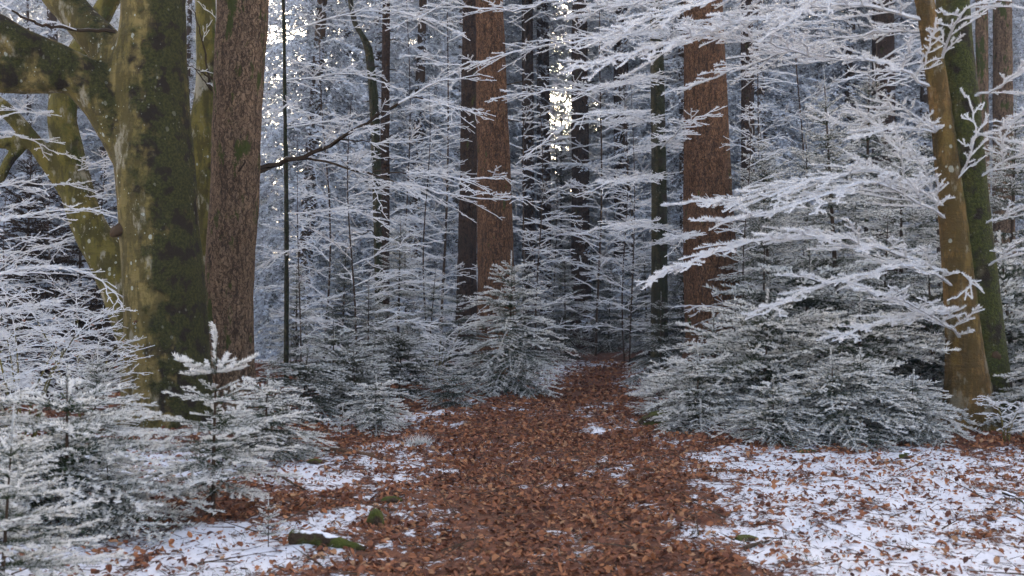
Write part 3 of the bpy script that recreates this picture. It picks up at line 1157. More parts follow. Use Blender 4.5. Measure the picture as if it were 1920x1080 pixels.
def slim_beech():
    D = 12.6
    base = W(388, 740, D)
    base[2] = gz(base[0], base[1])
    t = thing('beech_tree', 'slender olive beech stem between the massive mossy trunk and the pinkish spruce', 'tree', base)
    main = px_chain([(390, 780, D, 70), (388, 700, D, 52), (386, 560, D, 44), (383, 430, D, 42), (379, 300, D, 52), (378, 250, D, 52), (386, 170, D, 40), (388, 60, D, 40), (382, -60, D, 36), (376, -300, D, 30), (372, -500, D, 22)])
    fused('trunk', [main] + roots(base[0], base[1], 0.16, 5, 0.4, 8), base, M['beech_olive'], 0.021, t, 0.008, 6, 4, 0.003, 25)
    for k, (pts, r0, bare, sec, sl) in enumerate([
        ([(395, 165, D - .1), (380, 75, D - .4), (354, -10, D - .6)], .020, 1.0, .3, .4),
        ([(402, 150, D - .1), (378, 135, D - .5), (352, 122, D - .8)], .016, 1.0, .3, .4),
        ([(398, 170, D - .1), (375, 140, D - .6), (356, 118, D - .9)], .013, .9, .3, .4),
        ([(404, 95, D - .2), (406, 40, D - .5), (405, -30, D - .7)], .014, .2, .2, .4),
        # the long bough that crosses in front of the pale larches to the middle of the picture
        ([(400, 345, D), (500, 312, D - .3), (590, 285, D - .5), (690, 228, D - .9), (770, 180, D - 1.1), (830, 152, D - 1.3), (900, 140, D - 1.5)], .040, .72, .20, .95),
        ([(480, 325, D - .3), (570, 298, D - .4), (680, 325, D - .8), (790, 352, D - 1.1), (900, 372, D - 1.3), (990, 368, D - 1.5)], .024, .55, .12, .95),
        ([(700, 322, D - .8), (800, 325, D - 1.2), (880, 336, D - 1.4), (950, 330, D - 1.6)], .012, .25, .11, .7),
        ([(770, 180, D - 1.1), (850, 200, D - 1.4), (905, 215, D - 1.6)], .012, .1, .11, .7),
        ([(640, 262, D - .7), (730, 268, D - 1), (800, 258, D - 1.2)], .010, .3, .12, .6)]):
        S = beech_segs([W(*p) for p in pts], r0, 0.0026, sec=sec, slen=sl, start=0.2 if r0 < .02 else .35, bare=bare)
        bough_part(t, base, 'branch', S, 170, 0.014, 0.005, 0.002)
    return t


slim_beech()


def twin_beech():
    D = 9.3
    base = W(1825, 790, D)
    base[2] = gz(base[0], base[1])
    t = thing('beech_tree', 'twin stemmed beech at the right, one stem tan, the other mossy green', 'tree', base)
    s1 = px_chain([(1822, 850, D, 130), (1818, 780, D, 104), (1812, 700, D, 78), (1806, 620, D, 64), (1795, 500, D, 55), (1785, 400, D, 50), (1771, 270, D, 43), (1757, 150, D, 38), (1733, 0, D, 34), (1706, -150, D, 31), (1660, -400, D, 28)])
    s2 = px_chain([(1858, 850, D + .16, 130), (1852, 780, D + .16, 104), (1846, 690, D + .16, 86), (1840, 600, D + .17, 76), (1828, 500, D + .16, 76), (1814, 380, D + .16, 76), (1799, 220, D + .16, 76), (1786, 90, D + .16, 72), (1785, -20, D + .22, 56), (1765, -200, D + .22, 48), (1740, -500, D + .3, 34)])
    fused('trunk', [s1] + roots(base[0] - .05, base[1] - .05, 0.2, 5, 0.5, 5), base, M['beech_tan'], 0.018, t, 0.007, 7, 3, 0.003, 30)
    fused('trunk', [s2] + roots(base[0] + .12, base[1] + .2, 0.2, 5, 0.5, 6), base, M['beech_green'], 0.018, t, 0.007, 7, 3, 0.003, 30)
    for k_, (q_, sz) in enumerate(((W(1866, 668, D - .02), (0.05, 0.03, 0.06)), (W(1842, 705, D - .1), (0.035, 0.025, 0.11)))):
        o_ = lump('bark_scar', None, None, q_ - base, sz, M['rotwood'], 31 + k_)
        o_.parent = t
    # rimed boughs that sweep left in tiers
    tiers = [
        ([(1788, 395, D), (1660, 322, D - .3), (1540, 335, D - .6), (1420, 368, D - .9), (1290, 378, D - 1.2)], .014, .85),
        ([(1790, 420, D), (1650, 345, D - .5), (1530, 372, D - .9), (1420, 405, D - 1.1), (1330, 415, D - 1.3)], .013, .75),
        ([(1798, 520, D), (1660, 470, D - .4), (1540, 440, D - .8), (1400, 455, D - 1.2), (1280, 500, D - 1.5), (1215, 528, D - 1.6)], .015, .8),
        ([(1800, 540, D), (1700, 500, D - .4), (1600, 520, D - .8), (1500, 550, D - 1.1), (1430, 590, D - 1.4)], .012, .7),
        ([(1805, 590, D), (1720, 590, D - .3), (1630, 610, D - .7), (1560, 640, D - 1.1)], .010, .5),
        ([(1775, 265, D), (1690, 205, D + .1), (1600, 235, D + .3), (1530, 222, D + .5)], .010, .6),
        ([(1776, 300, D), (1700, 290, D), (1640, 235, D + .2), (1600, 210, D + .3)], .010, .55),
        ([(1768, 250, D), (1680, 240, D - .2), (1600, 260, D - .3)], .009, .6),
        ([(1755, 165, D), (1660, 118, D - .2), (1540, 105, D - .5), (1420, 78, D - .8), (1290, 60, D - 1.1)], .015, .9),
        ([(1740, 40, D), (1620, 10, D - .3), (1480, 20, D - .7), (1350, 50, D - 1.1), (1200, 95, D - 1.5), (1060, 130, D - 1.8)], .018, 1.0),
        ([(1730, -20, D), (1600, -60, D - .3), (1450, -40, D - .8), (1300, 10, D - 1.2), (1150, 60, D - 1.6)], .017, 1.0),
        ([(1745, 60, D), (1640, 60, D + .4), (1500, 90, D + .8), (1380, 130, D + 1.2), (1280, 170, D + 1.4)], .014, .85),
        ([(1720, -60, D), (1560, -80, D + .5), (1400, -20, D + 1), (1230, 0, D + 1.3), (1080, 30, D + 1.5)], .017, 1.0),
        ([(1710, -120, D), (1640, -100, D - .8), (1560, -30, D - 1.3), (1480, 40, D - 1.7)], .013, .8),
        ([(1760, 120, D), (1800, 30, D - .6), (1850, 0, D - .9), (1920, -30, D - 1.1)], .010, .6),
        ([(1826, 180, D), (1870, 165, D - .2), (1930, 120, D - .4), (2000, 90, D - .6)], .010, .6),
        ([(1840, 330, D), (1890, 300, D - .2), (1950, 280, D - .5), (2020, 300, D - .7)], .010, .7),
        ([(1820, 260, D), (1880, 240, D - .4), (1940, 200, D - .7)], .009, .6),
        ([(1845, 420, D), (1900, 400, D - .2), (1970, 360, D - .5)], .009, .6),
        ([(1850, 500, D), (1905, 470, D - .3), (1970, 470, D - .6)], .009, .6),
        ([(1815, 640, D), (1760, 600, D - .4), (1680, 560, D - .8), (1600, 545, D - 1.1)], .010, .6),
        ([(1786, 350, D - .05), (1815, 300, D - .2), (1830, 240, D - .35), (1815, 180, D - .4)], .006, .3),
        ([(1790, 500, D - .1), (1820, 530, D - .2), (1790, 560, D - .3)], .005, .25),
    ]
    for pts, r0, sl in tiers:
        L = abs(pts[0][0] - pts[-1][0])
        S = beech_segs([W(*p) for p in pts], r0, 0.0028, sec=0.10, slen=sl * 0.85, ter=0.055, tlen=0.14, start=0.08, droop=0.08, flat=0.13)
        bough_part(t, base, 'branch', S, 500, 0.022, 0.0068, 0.0042)
    return t


twin_beech()


def hidden_beech(px, py, D, label, tiers, dens=170, r=0.15):
    base = np.array([(px - 960) / F * D, D, 0])
    base[2] = gz(base[0], base[1])
    t = thing('beech_tree', label, 'tree', base)
    fused('trunk', [px_chain([(px, 750, D, r * 270), (px, 690, D, r * 230), (px, 400, D, r * 200), (px - 4, 100, D, r * 170), (px - 10, -300, D, r * 120)])], base, M['dark_green'], 0.03, t, 0.008, 6, 2, 0.003, 25)
    for pts, r0, sl in tiers:
        S = beech_segs([W(*p) for p in pts], r0, 0.0028, sec=0.12, slen=sl, ter=0.065, tlen=0.16, start=0.12, droop=0.1, flat=0.15, qua=True)
        bough_part(t, base, 'branch', S, dens, 0.017, 0.0065, 0.003)
    return t


hidden_beech(1236, 0, 16.8, 'slim dark beech left of the thickest spruce, spreading rimed sprays over the track', [
    ([(1234, 60, 16.8), (1120, 70, 12.6), (1000, 90, 12.2), (880, 120, 11.9), (780, 105, 11.7)], .016, .9),
    ([(1234, 140, 16.8), (1130, 165, 12.7), (1020, 170, 12.4), (920, 185, 12.1)], .013, .8),
    ([(1234, 20, 16.8), (1100, -10, 12.6), (960, 20, 12.2), (850, 10, 11.9), (760, 40, 11.7)], .015, .9),
    ([(1234, 230, 16.8), (1140, 210, 12.7), (1060, 235, 12.4), (990, 290, 12.2)], .012, .75),
    ([(1234, 330, 16.8), (1150, 340, 12.6), (1080, 370, 12.3)], .011, .7),
    ([(1234, 430, 16.8), (1160, 420, 12.5), (1100, 440, 12.2)], .010, .7),
    ([(1237, 280, 16.8), (1290, 230, 12.7), (1345, 215, 12.4)], .009, .6),
    ([(1237, 460, 16.8), (1290, 440, 12.7), (1250, 480, 12.4)], .008, .5),
    ([(1234, 90, 16.8), (1300, 40, 13.2), (1400, 60, 13.4), (1480, 110, 13.6)], .012, .8)])
hidden_beech(-150, 0, 10.0, 'beech beyond the left edge whose level rimed sprays cross the dark firs', [
    ([(-150, 480, 10), (-40, 430, 9.9), (60, 400, 9.8), (150, 392, 9.7), (215, 400, 9.7)], .012, .7),
    ([(-150, 420, 10), (-40, 360, 10.2), (60, 345, 10.4), (160, 350, 10.6)], .012, .6),
    ([(-150, 560, 10), (-40, 520, 9.8), (80, 500, 9.6), (180, 520, 9.5), (230, 570, 9.4)], .012, .7),
    ([(-150, 600, 10), (-30, 590, 9.8), (70, 570, 9.8), (170, 590, 9.8)], .010, .6),
    ([(-150, 650, 10), (-30, 640, 9.6), (80, 630, 9.5), (190, 660, 9.4)], .010, .6),
    ([(-150, 300, 10), (-40, 250, 10.2), (50, 260, 10.4), (110, 290, 10.6)], .010, .6)], 130, 0.10)
hidden_beech(537, 0, 14.0, 'slim dark beech right of the pinkish spruce with rimed sprays under the top edge', [
    ([(537, 60, 14), (680, 20, 13.6), (780, 30, 13.3), (860, 60, 13)], .014, .9),
    ([(537, 150, 14), (660, 140, 13.6), (740, 165, 13.3)], .012, .7),
    ([(537, 0, 14), (540, -20, 13.6), (500, 40, 13.3)], .012, .7),
    ([(537, 240, 14), (650, 225, 13.7), (700, 245, 13.5)], .010, .6),
    ([(537, 200, 14), (540, 195, 13.6), (500, 230, 13.4)], .010, .6),
    ([(537, 400, 14), (660, 395, 13.5), (720, 420, 13.2)], .010, .7),
    ([(537, 480, 14), (540, 470, 13.5), (490, 500, 13.2)], .010, .6)], 110, 0.05)


# --- spruce trunks
def spruce_trunk(rows, mat, label, sides=40, rings=130, amp=0.012, flare=1.0, top=True, cat='tree', name='spruce_tree', rootn=6, group=None, twigs=0, crown=0):
    ch = px_chain(rows, 40)
    x0, y0 = ch[0][0], ch[0][1]
    foot = np.array([x0, y0, gz(x0, y0)])
    t = thing(name, label, cat, foot, group)
    D = y0
    # path from below ground to well over the frame
    u = np.linspace(0, 1, rings)
    arc = np.concatenate([[0], np.cumsum(np.linalg.norm(np.diff(ch[:, :3], axis=0), axis=1))])
    arc /= arc[-1]
    C = np.stack([np.interp(u, arc, ch[:, k]) for k in range(4)], 1)
    th = np.linspace(0, 2 * math.pi, sides, endpoint=False)
    hh = np.maximum(C[:, 2] - foot[2], 0)
    fl = 1 + flare * (0.55 * np.exp(-hh / 0.16) + 0.22 * np.exp(-hh / 0.6))
    lob = 1 + flare * 0.30 * np.exp(-hh / 0.25)[:, None] * np.cos(rootn * th + 1.3)[None] * 0.6
    rad = (C[:, 3] * fl)[:, None] * lob
    X = C[:, 0:1] + rad * np.cos(th)[None]
    Y = C[:, 1:2] + rad * np.sin(th)[None]
    Z = np.repeat(C[:, 2:3], sides, 1)
    dx = amp * 2 * (fbm(X * 14, Y * 14, Z * 7, 3, 2) - 0.5) + amp * 2 * (fbm(X * 4, Y * 4, Z * 1.5, 2, 6) - 0.5)
    X = X + dx * np.cos(th)[None]
    Y = Y + dx * np.sin(th)[None]
    V = np.stack([X, Y, Z], -1).reshape(-1, 3)
    i = np.arange(rings - 1)[:, None] * sides
    j = np.arange(sides)[None]
    jn = (j + 1) % sides
    a, b, c, d = (i + j).ravel(), (i + jn).ravel(), (i + sides + jn).ravel(), (i + sides + j).ravel()
    T = np.concatenate([np.stack([a, b, c], 1), np.stack([a, c, d], 1)])
    g = Geo().add(V, T, np.zeros(len(V)))
    link('trunk', g.mesh('trunk', mat, foot, True), t)
    # dead snags on the bole
    if twigs:
        for k in range(twigs):
            q = C[int(RNG.uniform(0.25, 0.95) * (rings - 1))]
            an = RNG.uniform(0, 6.28)
            d0 = np.array([math.cos(an), math.sin(an), RNG.uniform(-0.1, 0.35)])
            l = RNG.uniform(0.15, 0.9) * q[3] * 4
            p0 = q[:3] + d0 * q[3] * 0.9
            pts = [p0, p0 + d0 * l * .5 + RNG.normal(0, .03, 3), p0 + d0 * l + np.array([0, 0, -0.15 * l])]
            S = Segs()
            S.line(bez(pts, 6), 0.014, 0.004, [0.1] * 6)
            link('dead_branch', frosted(S, 30, 0.01, 0.003, 0).mesh('dead_branch', M['twig'], foot), t)
    if crown:
        CROWNS.append((t, crown))
    return t, foot, C


CROWNS = []


spruce_trunk([(432, 800, 11, 90), (432, 700, 11, 80), (431, 600, 11, 82), (431, 500, 11, 88), (440, 380, 11, 90), (444, 250, 11, 90), (451, 100, 11, 92), (457, -20, 11, 92), (468, -300, 11, 80), (480, -900, 11, 50)],
             M['spruce_grey'], 'thick pinkish grey spruce trunk with moss flecks beside the massive mossy beech', twigs=9, crown=0.9)
spruce_trunk([(935, 740, 15.5, 78), (932, 640, 15.5, 72), (930, 540, 15.5, 68), (928, 400, 15.5, 65), (924, 250, 15.5, 61), (920, 100, 15.5, 54), (917, -20, 15.5, 50), (912, -300, 15.5, 42), (905, -800, 15.5, 26)],
             M['spruce_red'], 'tall straight red brown spruce trunk rising behind the frosted fir by the track', twigs=8, crown=1.0)
spruce_trunk([(1345, 715, 15, 118), (1342, 640, 15, 106), (1335, 540, 15, 103), (1328, 400, 15, 93), (1325, 270, 15, 84), (1322, 150, 15, 79), (1318, 0, 15, 73), (1315, -300, 15, 62), (1310, -900, 15, 36)],
             M['spruce_red'], 'thickest red brown spruce trunk, on the bank right of the track', twigs=6, flare=0.45, crown=1.0)
spruce_trunk([(872, 700, 18.5, 44), (875, 560, 18.5, 38), (877, 400, 18.5, 34), (880, 200, 18.5, 31), (882, 0, 18.5, 29), (885, -400, 18.5, 20)],
             M['spruce_dark'], 'darker thinner spruce trunk close behind the tall straight one', 24, 70, twigs=10, crown=0.9)
spruce_trunk([(1092, 690, 25, 42), (1089, 500, 25, 36), (1088, 300, 25, 33), (1087, 100, 25, 30), (1086, -200, 25, 24)],
             M['spruce_dark'], 'dim brown trunk standing just below the sun glint', 20, 60, twigs=10, crown=0.9)
spruce_trunk([(1845, 700, 20, 30), (1843, 400, 20, 26), (1841, 100, 20, 22), (1840, -200, 20, 20)],
             M['spruce_grey'], 'thin pale trunk behind the twin stemmed beech', 18, 50)
spruce_trunk([(1885, 700, 20.5, 44), (1882, 400, 20.5, 38), (1880, 100, 20.5, 34), (1878, -200, 20.5, 30)],
             M['spruce_grey'], 'wider pale trunk behind the twin stemmed beech at the right edge', 18, 50)
spruce_trunk([(722, 700, 18, 22), (721, 500, 18, 18), (722, 250, 18, 17), (724, 50, 18, 15), (726, -200, 18, 12)],
             M['spruce_dark'], 'slim brown spruce stem in front of the hanging frosted curtains', 16, 50, twigs=24)
tk, foot, C = spruce_trunk([(712, 690, 17.2, 20), (710, 500, 17.2, 16), (706, 330, 17.2, 17), (700, 180, 17.2, 17), (690, 90, 17.2, 14), (665, 40, 17.2, 10), (650, -40, 17.2, 8)],
                           M['dark_green'], 'crooked dark stem bending left beside the slim brown one', 16, 60, twigs=14, name='forest_tree')
for (px, D, w, lab) in ((1022, 30, 26, 'faint distant trunk midway between the straight spruce and the sun glint'), (965 + 28, 27, 24, 'faint distant trunk close to the right side of the straight spruce'),
                        
                        (1168, 28, 30, 'dim trunk over the end of the track'),
                        (1405, 22, 26, 'dim trunk in the shade right of the thickest red brown spruce'), (1660, 24, 44, 'dim trunk above the right hand young firs')):
    spruce_trunk([(px, 690, D, w * 1.15), (px - 2, 400, D, w), (px - 4, 100, D, w * .9), (px - 6, -250, D, w * .7)], M['spruce_dark'], lab, 16, 50, twigs=10, crown=0.85)
# ----------------------------------------------------------------- conifers
nearS = [bough(L, sd, 0.44, 50, 0, 0.05, 0.021, 0.0066, 520, 0.06, 0.10, 1.0, 0.08) for L, sd in ((0.22, 4), (0.22, 4), (0.36, 6), (0.36, 6), (0.5, 8), (0.5, 8))]
midM = [bough(L, sd, 0.46, 50, 0.085, 0.12, 0.026, 0.0105, 230, dr, 0.38, 1.0, 0.05) for L, sd, dr in ((0.35, 5, .12), (0.35, 5, .16), (0.7, 8, .22), (0.7, 8, .28), (1.0, 10, .32), (1.0, 10, .26))]
bigB = [bough(L, sd, 0.42, 52, 0.15, 0.19, 0.036, 0.017, 120, dr, 0.40, 0.95, 0.08) for L, sd, dr in ((0.5, 5, .1), (0.9, 8, .18), (1.3, 10, .24), (1.7, 12, .30), (1.7, 12, .2))]
tallB = [bough(L, sd, 0.40, 55, 0.22, 0.36, 0.085, 0.042, 27, dr, 1.1, 0.85, 0.12) for L, sd, dr in ((1.2, 6, .25), (2.0, 9, .3), (2.8, 11, .40), (2.8, 11, .3))]

fanF = [bough(L, sd, 0.52, 48, 0.085, 0.12, 0.028, 0.0115, 260, dr, 0.30, 1.0, -0.10) for L, sd, dr in ((0.3, 4, .10), (0.55, 6, .22), (0.55, 6, .30), (0.85, 8, .30), (0.85, 8, .38), (1.1, 10, .40))]

PROTO = {}


def make_proto(kind, g, H, r, mat, lean=(0, 0), frost=0.0):
    PROTO[kind] = (H, g.mesh('crown', mat), stem_geo(H * 0.93, r, lean, 8, frost).mesh('trunk', M['stem'], None, True))


candle = [bough(L, 0, 0, 0, 0, 0, 0.028, 0.0085, 1000, 0.0, 0, 1.6, 0.10) for L in (0.14, 0.2)]


def starry_sapling():
    H = 1.06
    g = Geo()
    # the white star: a thick leader and a ring of rising arms
    place_bough(g, candle[1], (0.02, 0, 0.82), 0, R(88), 0, 0.25)
    place_bough(g, candle[1], (0.02, 0, 0.90), 0.4, R(86), 0, 0.16)
    for az, el, l in ((3.1, 16, .25), (0.1, 17, .24), (4.4, 2, .22), (5.4, 6, .20), (1.5, 20, .2), (2.5, 4, .20), (3.75, -4, .19), (0.8, 2, .19)):
        place_bough(g, candle[1], (0.02, 0, 0.80), az, R(el), 0, l)
        place_bough(g, candle[0], (0.02 + math.cos(az) * l * .45, math.sin(az) * l * .45, 0.80 + l * .2), az + 0.7, R(el * .5), 0, l * .45)
        place_bough(g, candle[0], (0.02 + math.cos(az) * l * .45, math.sin(az) * l * .45, 0.80 + l * .2), az - 0.7, R(el * .5), 0, l * .45)
    rot = 0.5
    for h, n, l, el in ((0.70, 3, .12, 25), (0.64, 5, .34, 14), (0.56, 3, .20, 10), (0.50, 5, .42, 6), (0.42, 4, .30, 0), (0.36, 5, .46, 0), (0.29, 5, .46, -4), (0.22, 4, .40, -8), (0.16, 3, .34, -8)):
        for k in range(n):
            az = rot + 6.283 * k / n + RNG.uniform(-.2, .2)
            ll = l * RNG.uniform(0.8, 1.15)
            pr = min(nearS, key=lambda p: abs(math.log(p[0] / ll)) + RNG.uniform(0, 0.2))
            place_bough(g, pr, (0.02, 0, h), az, R(el) + RNG.uniform(-.1, .1), RNG.uniform(-.2, .2), ll)
        rot += 0.75
    return g


make_proto('sapling', starry_sapling(), 1.06, 0.014, M['fir'], (0.03, 0))
make_proto('seedling', conifer(0.5, 0.20, nearS[:4], 4, 4, 35, 5, 0.3, leader=0.15, inter=0.3), 0.5, 0.006, M['fir'])
for i in range(2):
    make_proto('small%d' % i, conifer(1.0, 0.62, nearS[2:] + midM[:2], 7, 6, 35, -6, 0.10, leader=0.14, inter=0.6, shape=0.65, frost=0.95), 1.0, 0.013, M['fir'])
for i in range(3):
    make_proto('wide%d' % i, conifer(1.0, (0.95, 0.85, 1.05)[i], fanF, (5, 5, 4)[i], 7, 36, (-2, 4, -6)[i], 0.16, leader=0.16, inter=0.45, shape=0.45, frost=1.0, nl=0.028, nw=0.010, dens=450), 1.0, 0.02, M['fir'])
make_proto('bushy', conifer(1.9, 0.92, fanF + midM[:2], 11, 6, 42, -10, 0.05, leader=0.10, inter=0.55, shape=0.6, frost=1.2, nl=0.026, nw=0.009, dens=320), 1.9, 0.025, M['fir'])
for i in range(3):
    make_proto('mid%d' % i, conifer(2.1, (1.0, 1.15, 0.9)[i], midM, 8, 6, 35, -14, 0.06, leader=0.10, inter=0.6, shape=0.75, nl=0.024, nw=0.005, dens=250), 2.1, 0.025, M['fir'])
for i in range(2):
    make_proto('big%d' % i, conifer(4.6, (1.5, 1.8)[i], bigB + midM[:2], 15, 6, 38, -12, 0.06, leader=0.09, inter=0.5, shape=0.8, nl=0.03, nw=0.008, dens=150), 4.6, 0.05, M['fir'])
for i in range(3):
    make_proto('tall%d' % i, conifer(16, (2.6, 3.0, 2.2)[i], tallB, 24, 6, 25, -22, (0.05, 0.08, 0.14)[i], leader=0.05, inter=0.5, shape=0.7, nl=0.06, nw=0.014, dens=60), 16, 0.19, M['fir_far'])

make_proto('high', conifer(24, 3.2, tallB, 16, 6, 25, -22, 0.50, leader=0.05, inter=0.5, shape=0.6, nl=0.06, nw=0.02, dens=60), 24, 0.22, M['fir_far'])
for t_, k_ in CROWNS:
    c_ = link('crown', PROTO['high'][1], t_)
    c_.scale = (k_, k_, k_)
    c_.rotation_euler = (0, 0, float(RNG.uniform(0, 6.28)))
PROTO['brown'] = PROTO['big1']


SPARSE_SHADED = {'broad fir left of the bushy white fir', 'broad fir right of the pinkish spruce foot', 'squat fir before the broad one near the pinkish spruce foot', 'squat fir between the two broad firs on the left',
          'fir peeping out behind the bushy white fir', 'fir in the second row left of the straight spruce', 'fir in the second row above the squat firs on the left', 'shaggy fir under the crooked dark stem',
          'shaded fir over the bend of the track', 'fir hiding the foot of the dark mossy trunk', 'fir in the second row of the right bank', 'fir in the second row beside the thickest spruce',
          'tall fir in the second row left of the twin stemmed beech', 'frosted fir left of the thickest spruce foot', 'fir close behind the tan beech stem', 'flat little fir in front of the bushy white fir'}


def tree(kind, px, D, top=None, base=None, H=None, label='', group='young firs', rot=None, name=None, tilt=0.0):
    """a copy of a kind set at picture column px and distance D; its tip at picture row top"""
    x = (px - 960) / F * D
    z = gz(x, D)
    if H is None:
        H = EYE + (560 - top) / F * D - z
    h0, cm, tm = PROTO[kind]
    nm = name or {'tall': 'spruce_tree', 'sapl': 'fir_sapling', 'seed': 'fir_sapling', 'smal': 'young_fir', 'mid0': 'young_fir', 'mid1': 'young_fir', 'mid2': 'young_fir', 'wide': 'young_fir', 'bush': 'young_fir'}.get(kind[:4], 'fir_tree')
    r = thing(nm, label, 'tree', (x, D, z - 0.01), group)
    r.rotation_euler = (RNG.normal(0, 0.035), RNG.normal(0, 0.045) if rot is None else 0.0, RNG.uniform(0, 6.28) if rot is None else rot)
    s = H / h0
    r.scale = (s, s, s)
    link('trunk', tm, r)
    c = link('crown', cm, r)
    low = M['fir_brown'] if kind == 'brown' else M['fir_dim'] if label in SPARSE_SHADED or 'dark fir' in label else None  # dark firs closing the track carry their shade in the needle colour
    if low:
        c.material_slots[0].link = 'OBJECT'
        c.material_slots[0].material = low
    return r


YF = 'young frosted firs'
# left foreground
tree('sapling', 400, 5.6, top=606, label='slim fir sapling with a white starry tip in front of the massive mossy beech', group=YF, rot=0.0)
tree('wide1', 125, 5.3, top=680, label='frosted fir with a pale fuzzy leader, left of the starry tipped sapling', group=YF)
tree('small1', 0, 3.9, H=0.8, label='blurred frosted fir cut by the lower left corner', group=YF)
tree('small1', 205, 5.2, H=0.5, label='low spreading fir between the corner fir and the starry tipped sapling', group=YF)
tree('small0', -30, 5.3, H=0.95, label='frosted fir half out of frame at the left edge', group=YF)
tree('wide1', 495, 7.5, top=690, label='thin fir just right of the starry tipped sapling', group=YF)
tree('small0', 175, 8.0, top=640, label='small fir under the frosted shrub at the left', group=YF)
tree('seedling', 503, 4.85, H=0.27, label='tiny fir seedling standing alone in the snow below the saplings', group='fir seedlings')
tree('seedling', 640, 8.6, H=0.34, label='fir seedling at the snow edge left of the leafy track', group='fir seedlings')
# the fir by the track and its neighbours
tree('bushy', 955, 12.6, top=470, label='bushy white fir standing at the left edge of the track', group=YF)
tree('wide1', 705, 9.4, top=700, label='low frosted fir with splayed boughs on the snow left of the track', group=YF)
tree('wide2', 850, 10.9, top=688, label='flat little fir in front of the bushy white fir', group=YF)
tree('wide0', 748, 11.8, top=612, label='broad fir left of the bushy white fir', group=YF)
tree('wide1', 625, 11.3, top=600, label='broad fir right of the pinkish spruce foot', group=YF)
tree('wide2', 565, 9.9, top=650, label='squat fir before the broad one near the pinkish spruce foot', group=YF)
tree('wide0', 665, 10.6, top=645, label='squat fir between the two broad firs on the left', group=YF)
tree('mid1', 870, 14.2, top=530, label='fir peeping out behind the bushy white fir', group=YF)
tree('mid2', 800, 15, top=500, label='fir in the second row left of the straight spruce', group=YF)
tree('mid0', 690, 13.6, top=520, label='fir in the second row above the squat firs on the left', group=YF)
tree('big0', 745, 16.5, top=395, label='slim fir with a clear pointed tip left of the straight spruce', group='middle distance firs')
tree('big1', 640, 18, top=430, label='shaggy fir under the crooked dark stem', group='middle distance firs')
tree('big0', 555, 15.5, top=470, label='shaggy pale fir right of the pinkish spruce', group='middle distance firs')
# right bank
tree('wide0', 1430, 9.7, top=540, label='wide white fir on the bank below the thickest spruce', group=YF)
tree('wide1', 1345, 10.8, top=580, label='white fir hugging the foot of the thickest spruce', group=YF)
tree('wide1', 1310, 9.3, top=645, label='small fir at the right edge of the track', group=YF)
tree('small1', 1235, 10.5, top=672, label='thin dry looking fir beside the track bend', group=YF)
tree('wide2', 1610, 9.6, top=530, label='white fir in the middle of the right hand bank', group=YF)
tree('wide0', 1615, 8.6, top=650, label='low fir drooping onto the leaves at the right', group=YF)
tree('wide2', 1565, 8.5, top=655, label='low fir with hanging boughs at the edge of the snowy clearing', group=YF)
tree('wide1', 1450, 8.4, top=700, label='stunted fir at the front of the bank', group=YF)
tree('small1', 1270, 9.0, H=0.30, label='fir tuft on the mossy hump by the track', group='fir seedlings')
tree('wide0', 1995, 8.9, top=632, label='fir right of the twin stemmed beech foot', group=YF)
tree('wide1', 1705, 8.5, top=690, label='low fir spreading just left of the twin stemmed beech foot', group=YF)
tree('wide2', 1755, 10.6, top=470, label='fir close behind the tan beech stem', group=YF)
tree('wide1', 1905, 11.0, top=430, label='fir behind the twin stemmed beech at the right edge', group=YF)
tree('wide1', 1505, 11.6, top=450, label='fir in the second row of the right bank', group=YF)
tree('mid0', 1650, 12.2, top=390, label='tall fir in the second row left of the twin stemmed beech', group=YF)
tree('mid1', 1430, 12.6, top=400, label='fir in the second row beside the thickest spruce', group=YF)
for (px, D, top, kind, lab) in ((1577, 13.2, 120, 'big0', 'tall blue white fir with a bare candle leader left of the twin stemmed beech'), (1450, 14.5, 210, 'big1', 'tall blue white fir right of the thickest spruce'),
                                (1515, 16.5, 230, 'big0', 'fir behind the two tall blue white ones'), (1690, 15, 215, 'big1', 'big fir close left of the twin stemmed beech, farther back'),
                                (1765, 17, 160, 'big0', 'fir filling the gap behind the tan beech stem'), (1890, 14, 170, 'big1', 'big fir against the right edge'),
                                (1400, 17.5, 260, 'big1', 'fir close behind the right side of the thickest spruce'), (1620, 18.5, 90, 'big0', 'far fir rising over the right bank'),
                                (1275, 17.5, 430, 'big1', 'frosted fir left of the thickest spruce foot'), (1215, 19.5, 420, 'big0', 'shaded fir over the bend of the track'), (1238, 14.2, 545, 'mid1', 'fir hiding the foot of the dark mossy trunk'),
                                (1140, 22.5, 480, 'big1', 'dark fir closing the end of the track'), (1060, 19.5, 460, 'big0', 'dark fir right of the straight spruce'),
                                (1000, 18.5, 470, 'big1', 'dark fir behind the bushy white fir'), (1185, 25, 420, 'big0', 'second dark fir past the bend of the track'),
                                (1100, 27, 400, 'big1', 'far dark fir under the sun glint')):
    tree(kind, px, D, top=top, label=lab, group='middle distance firs')
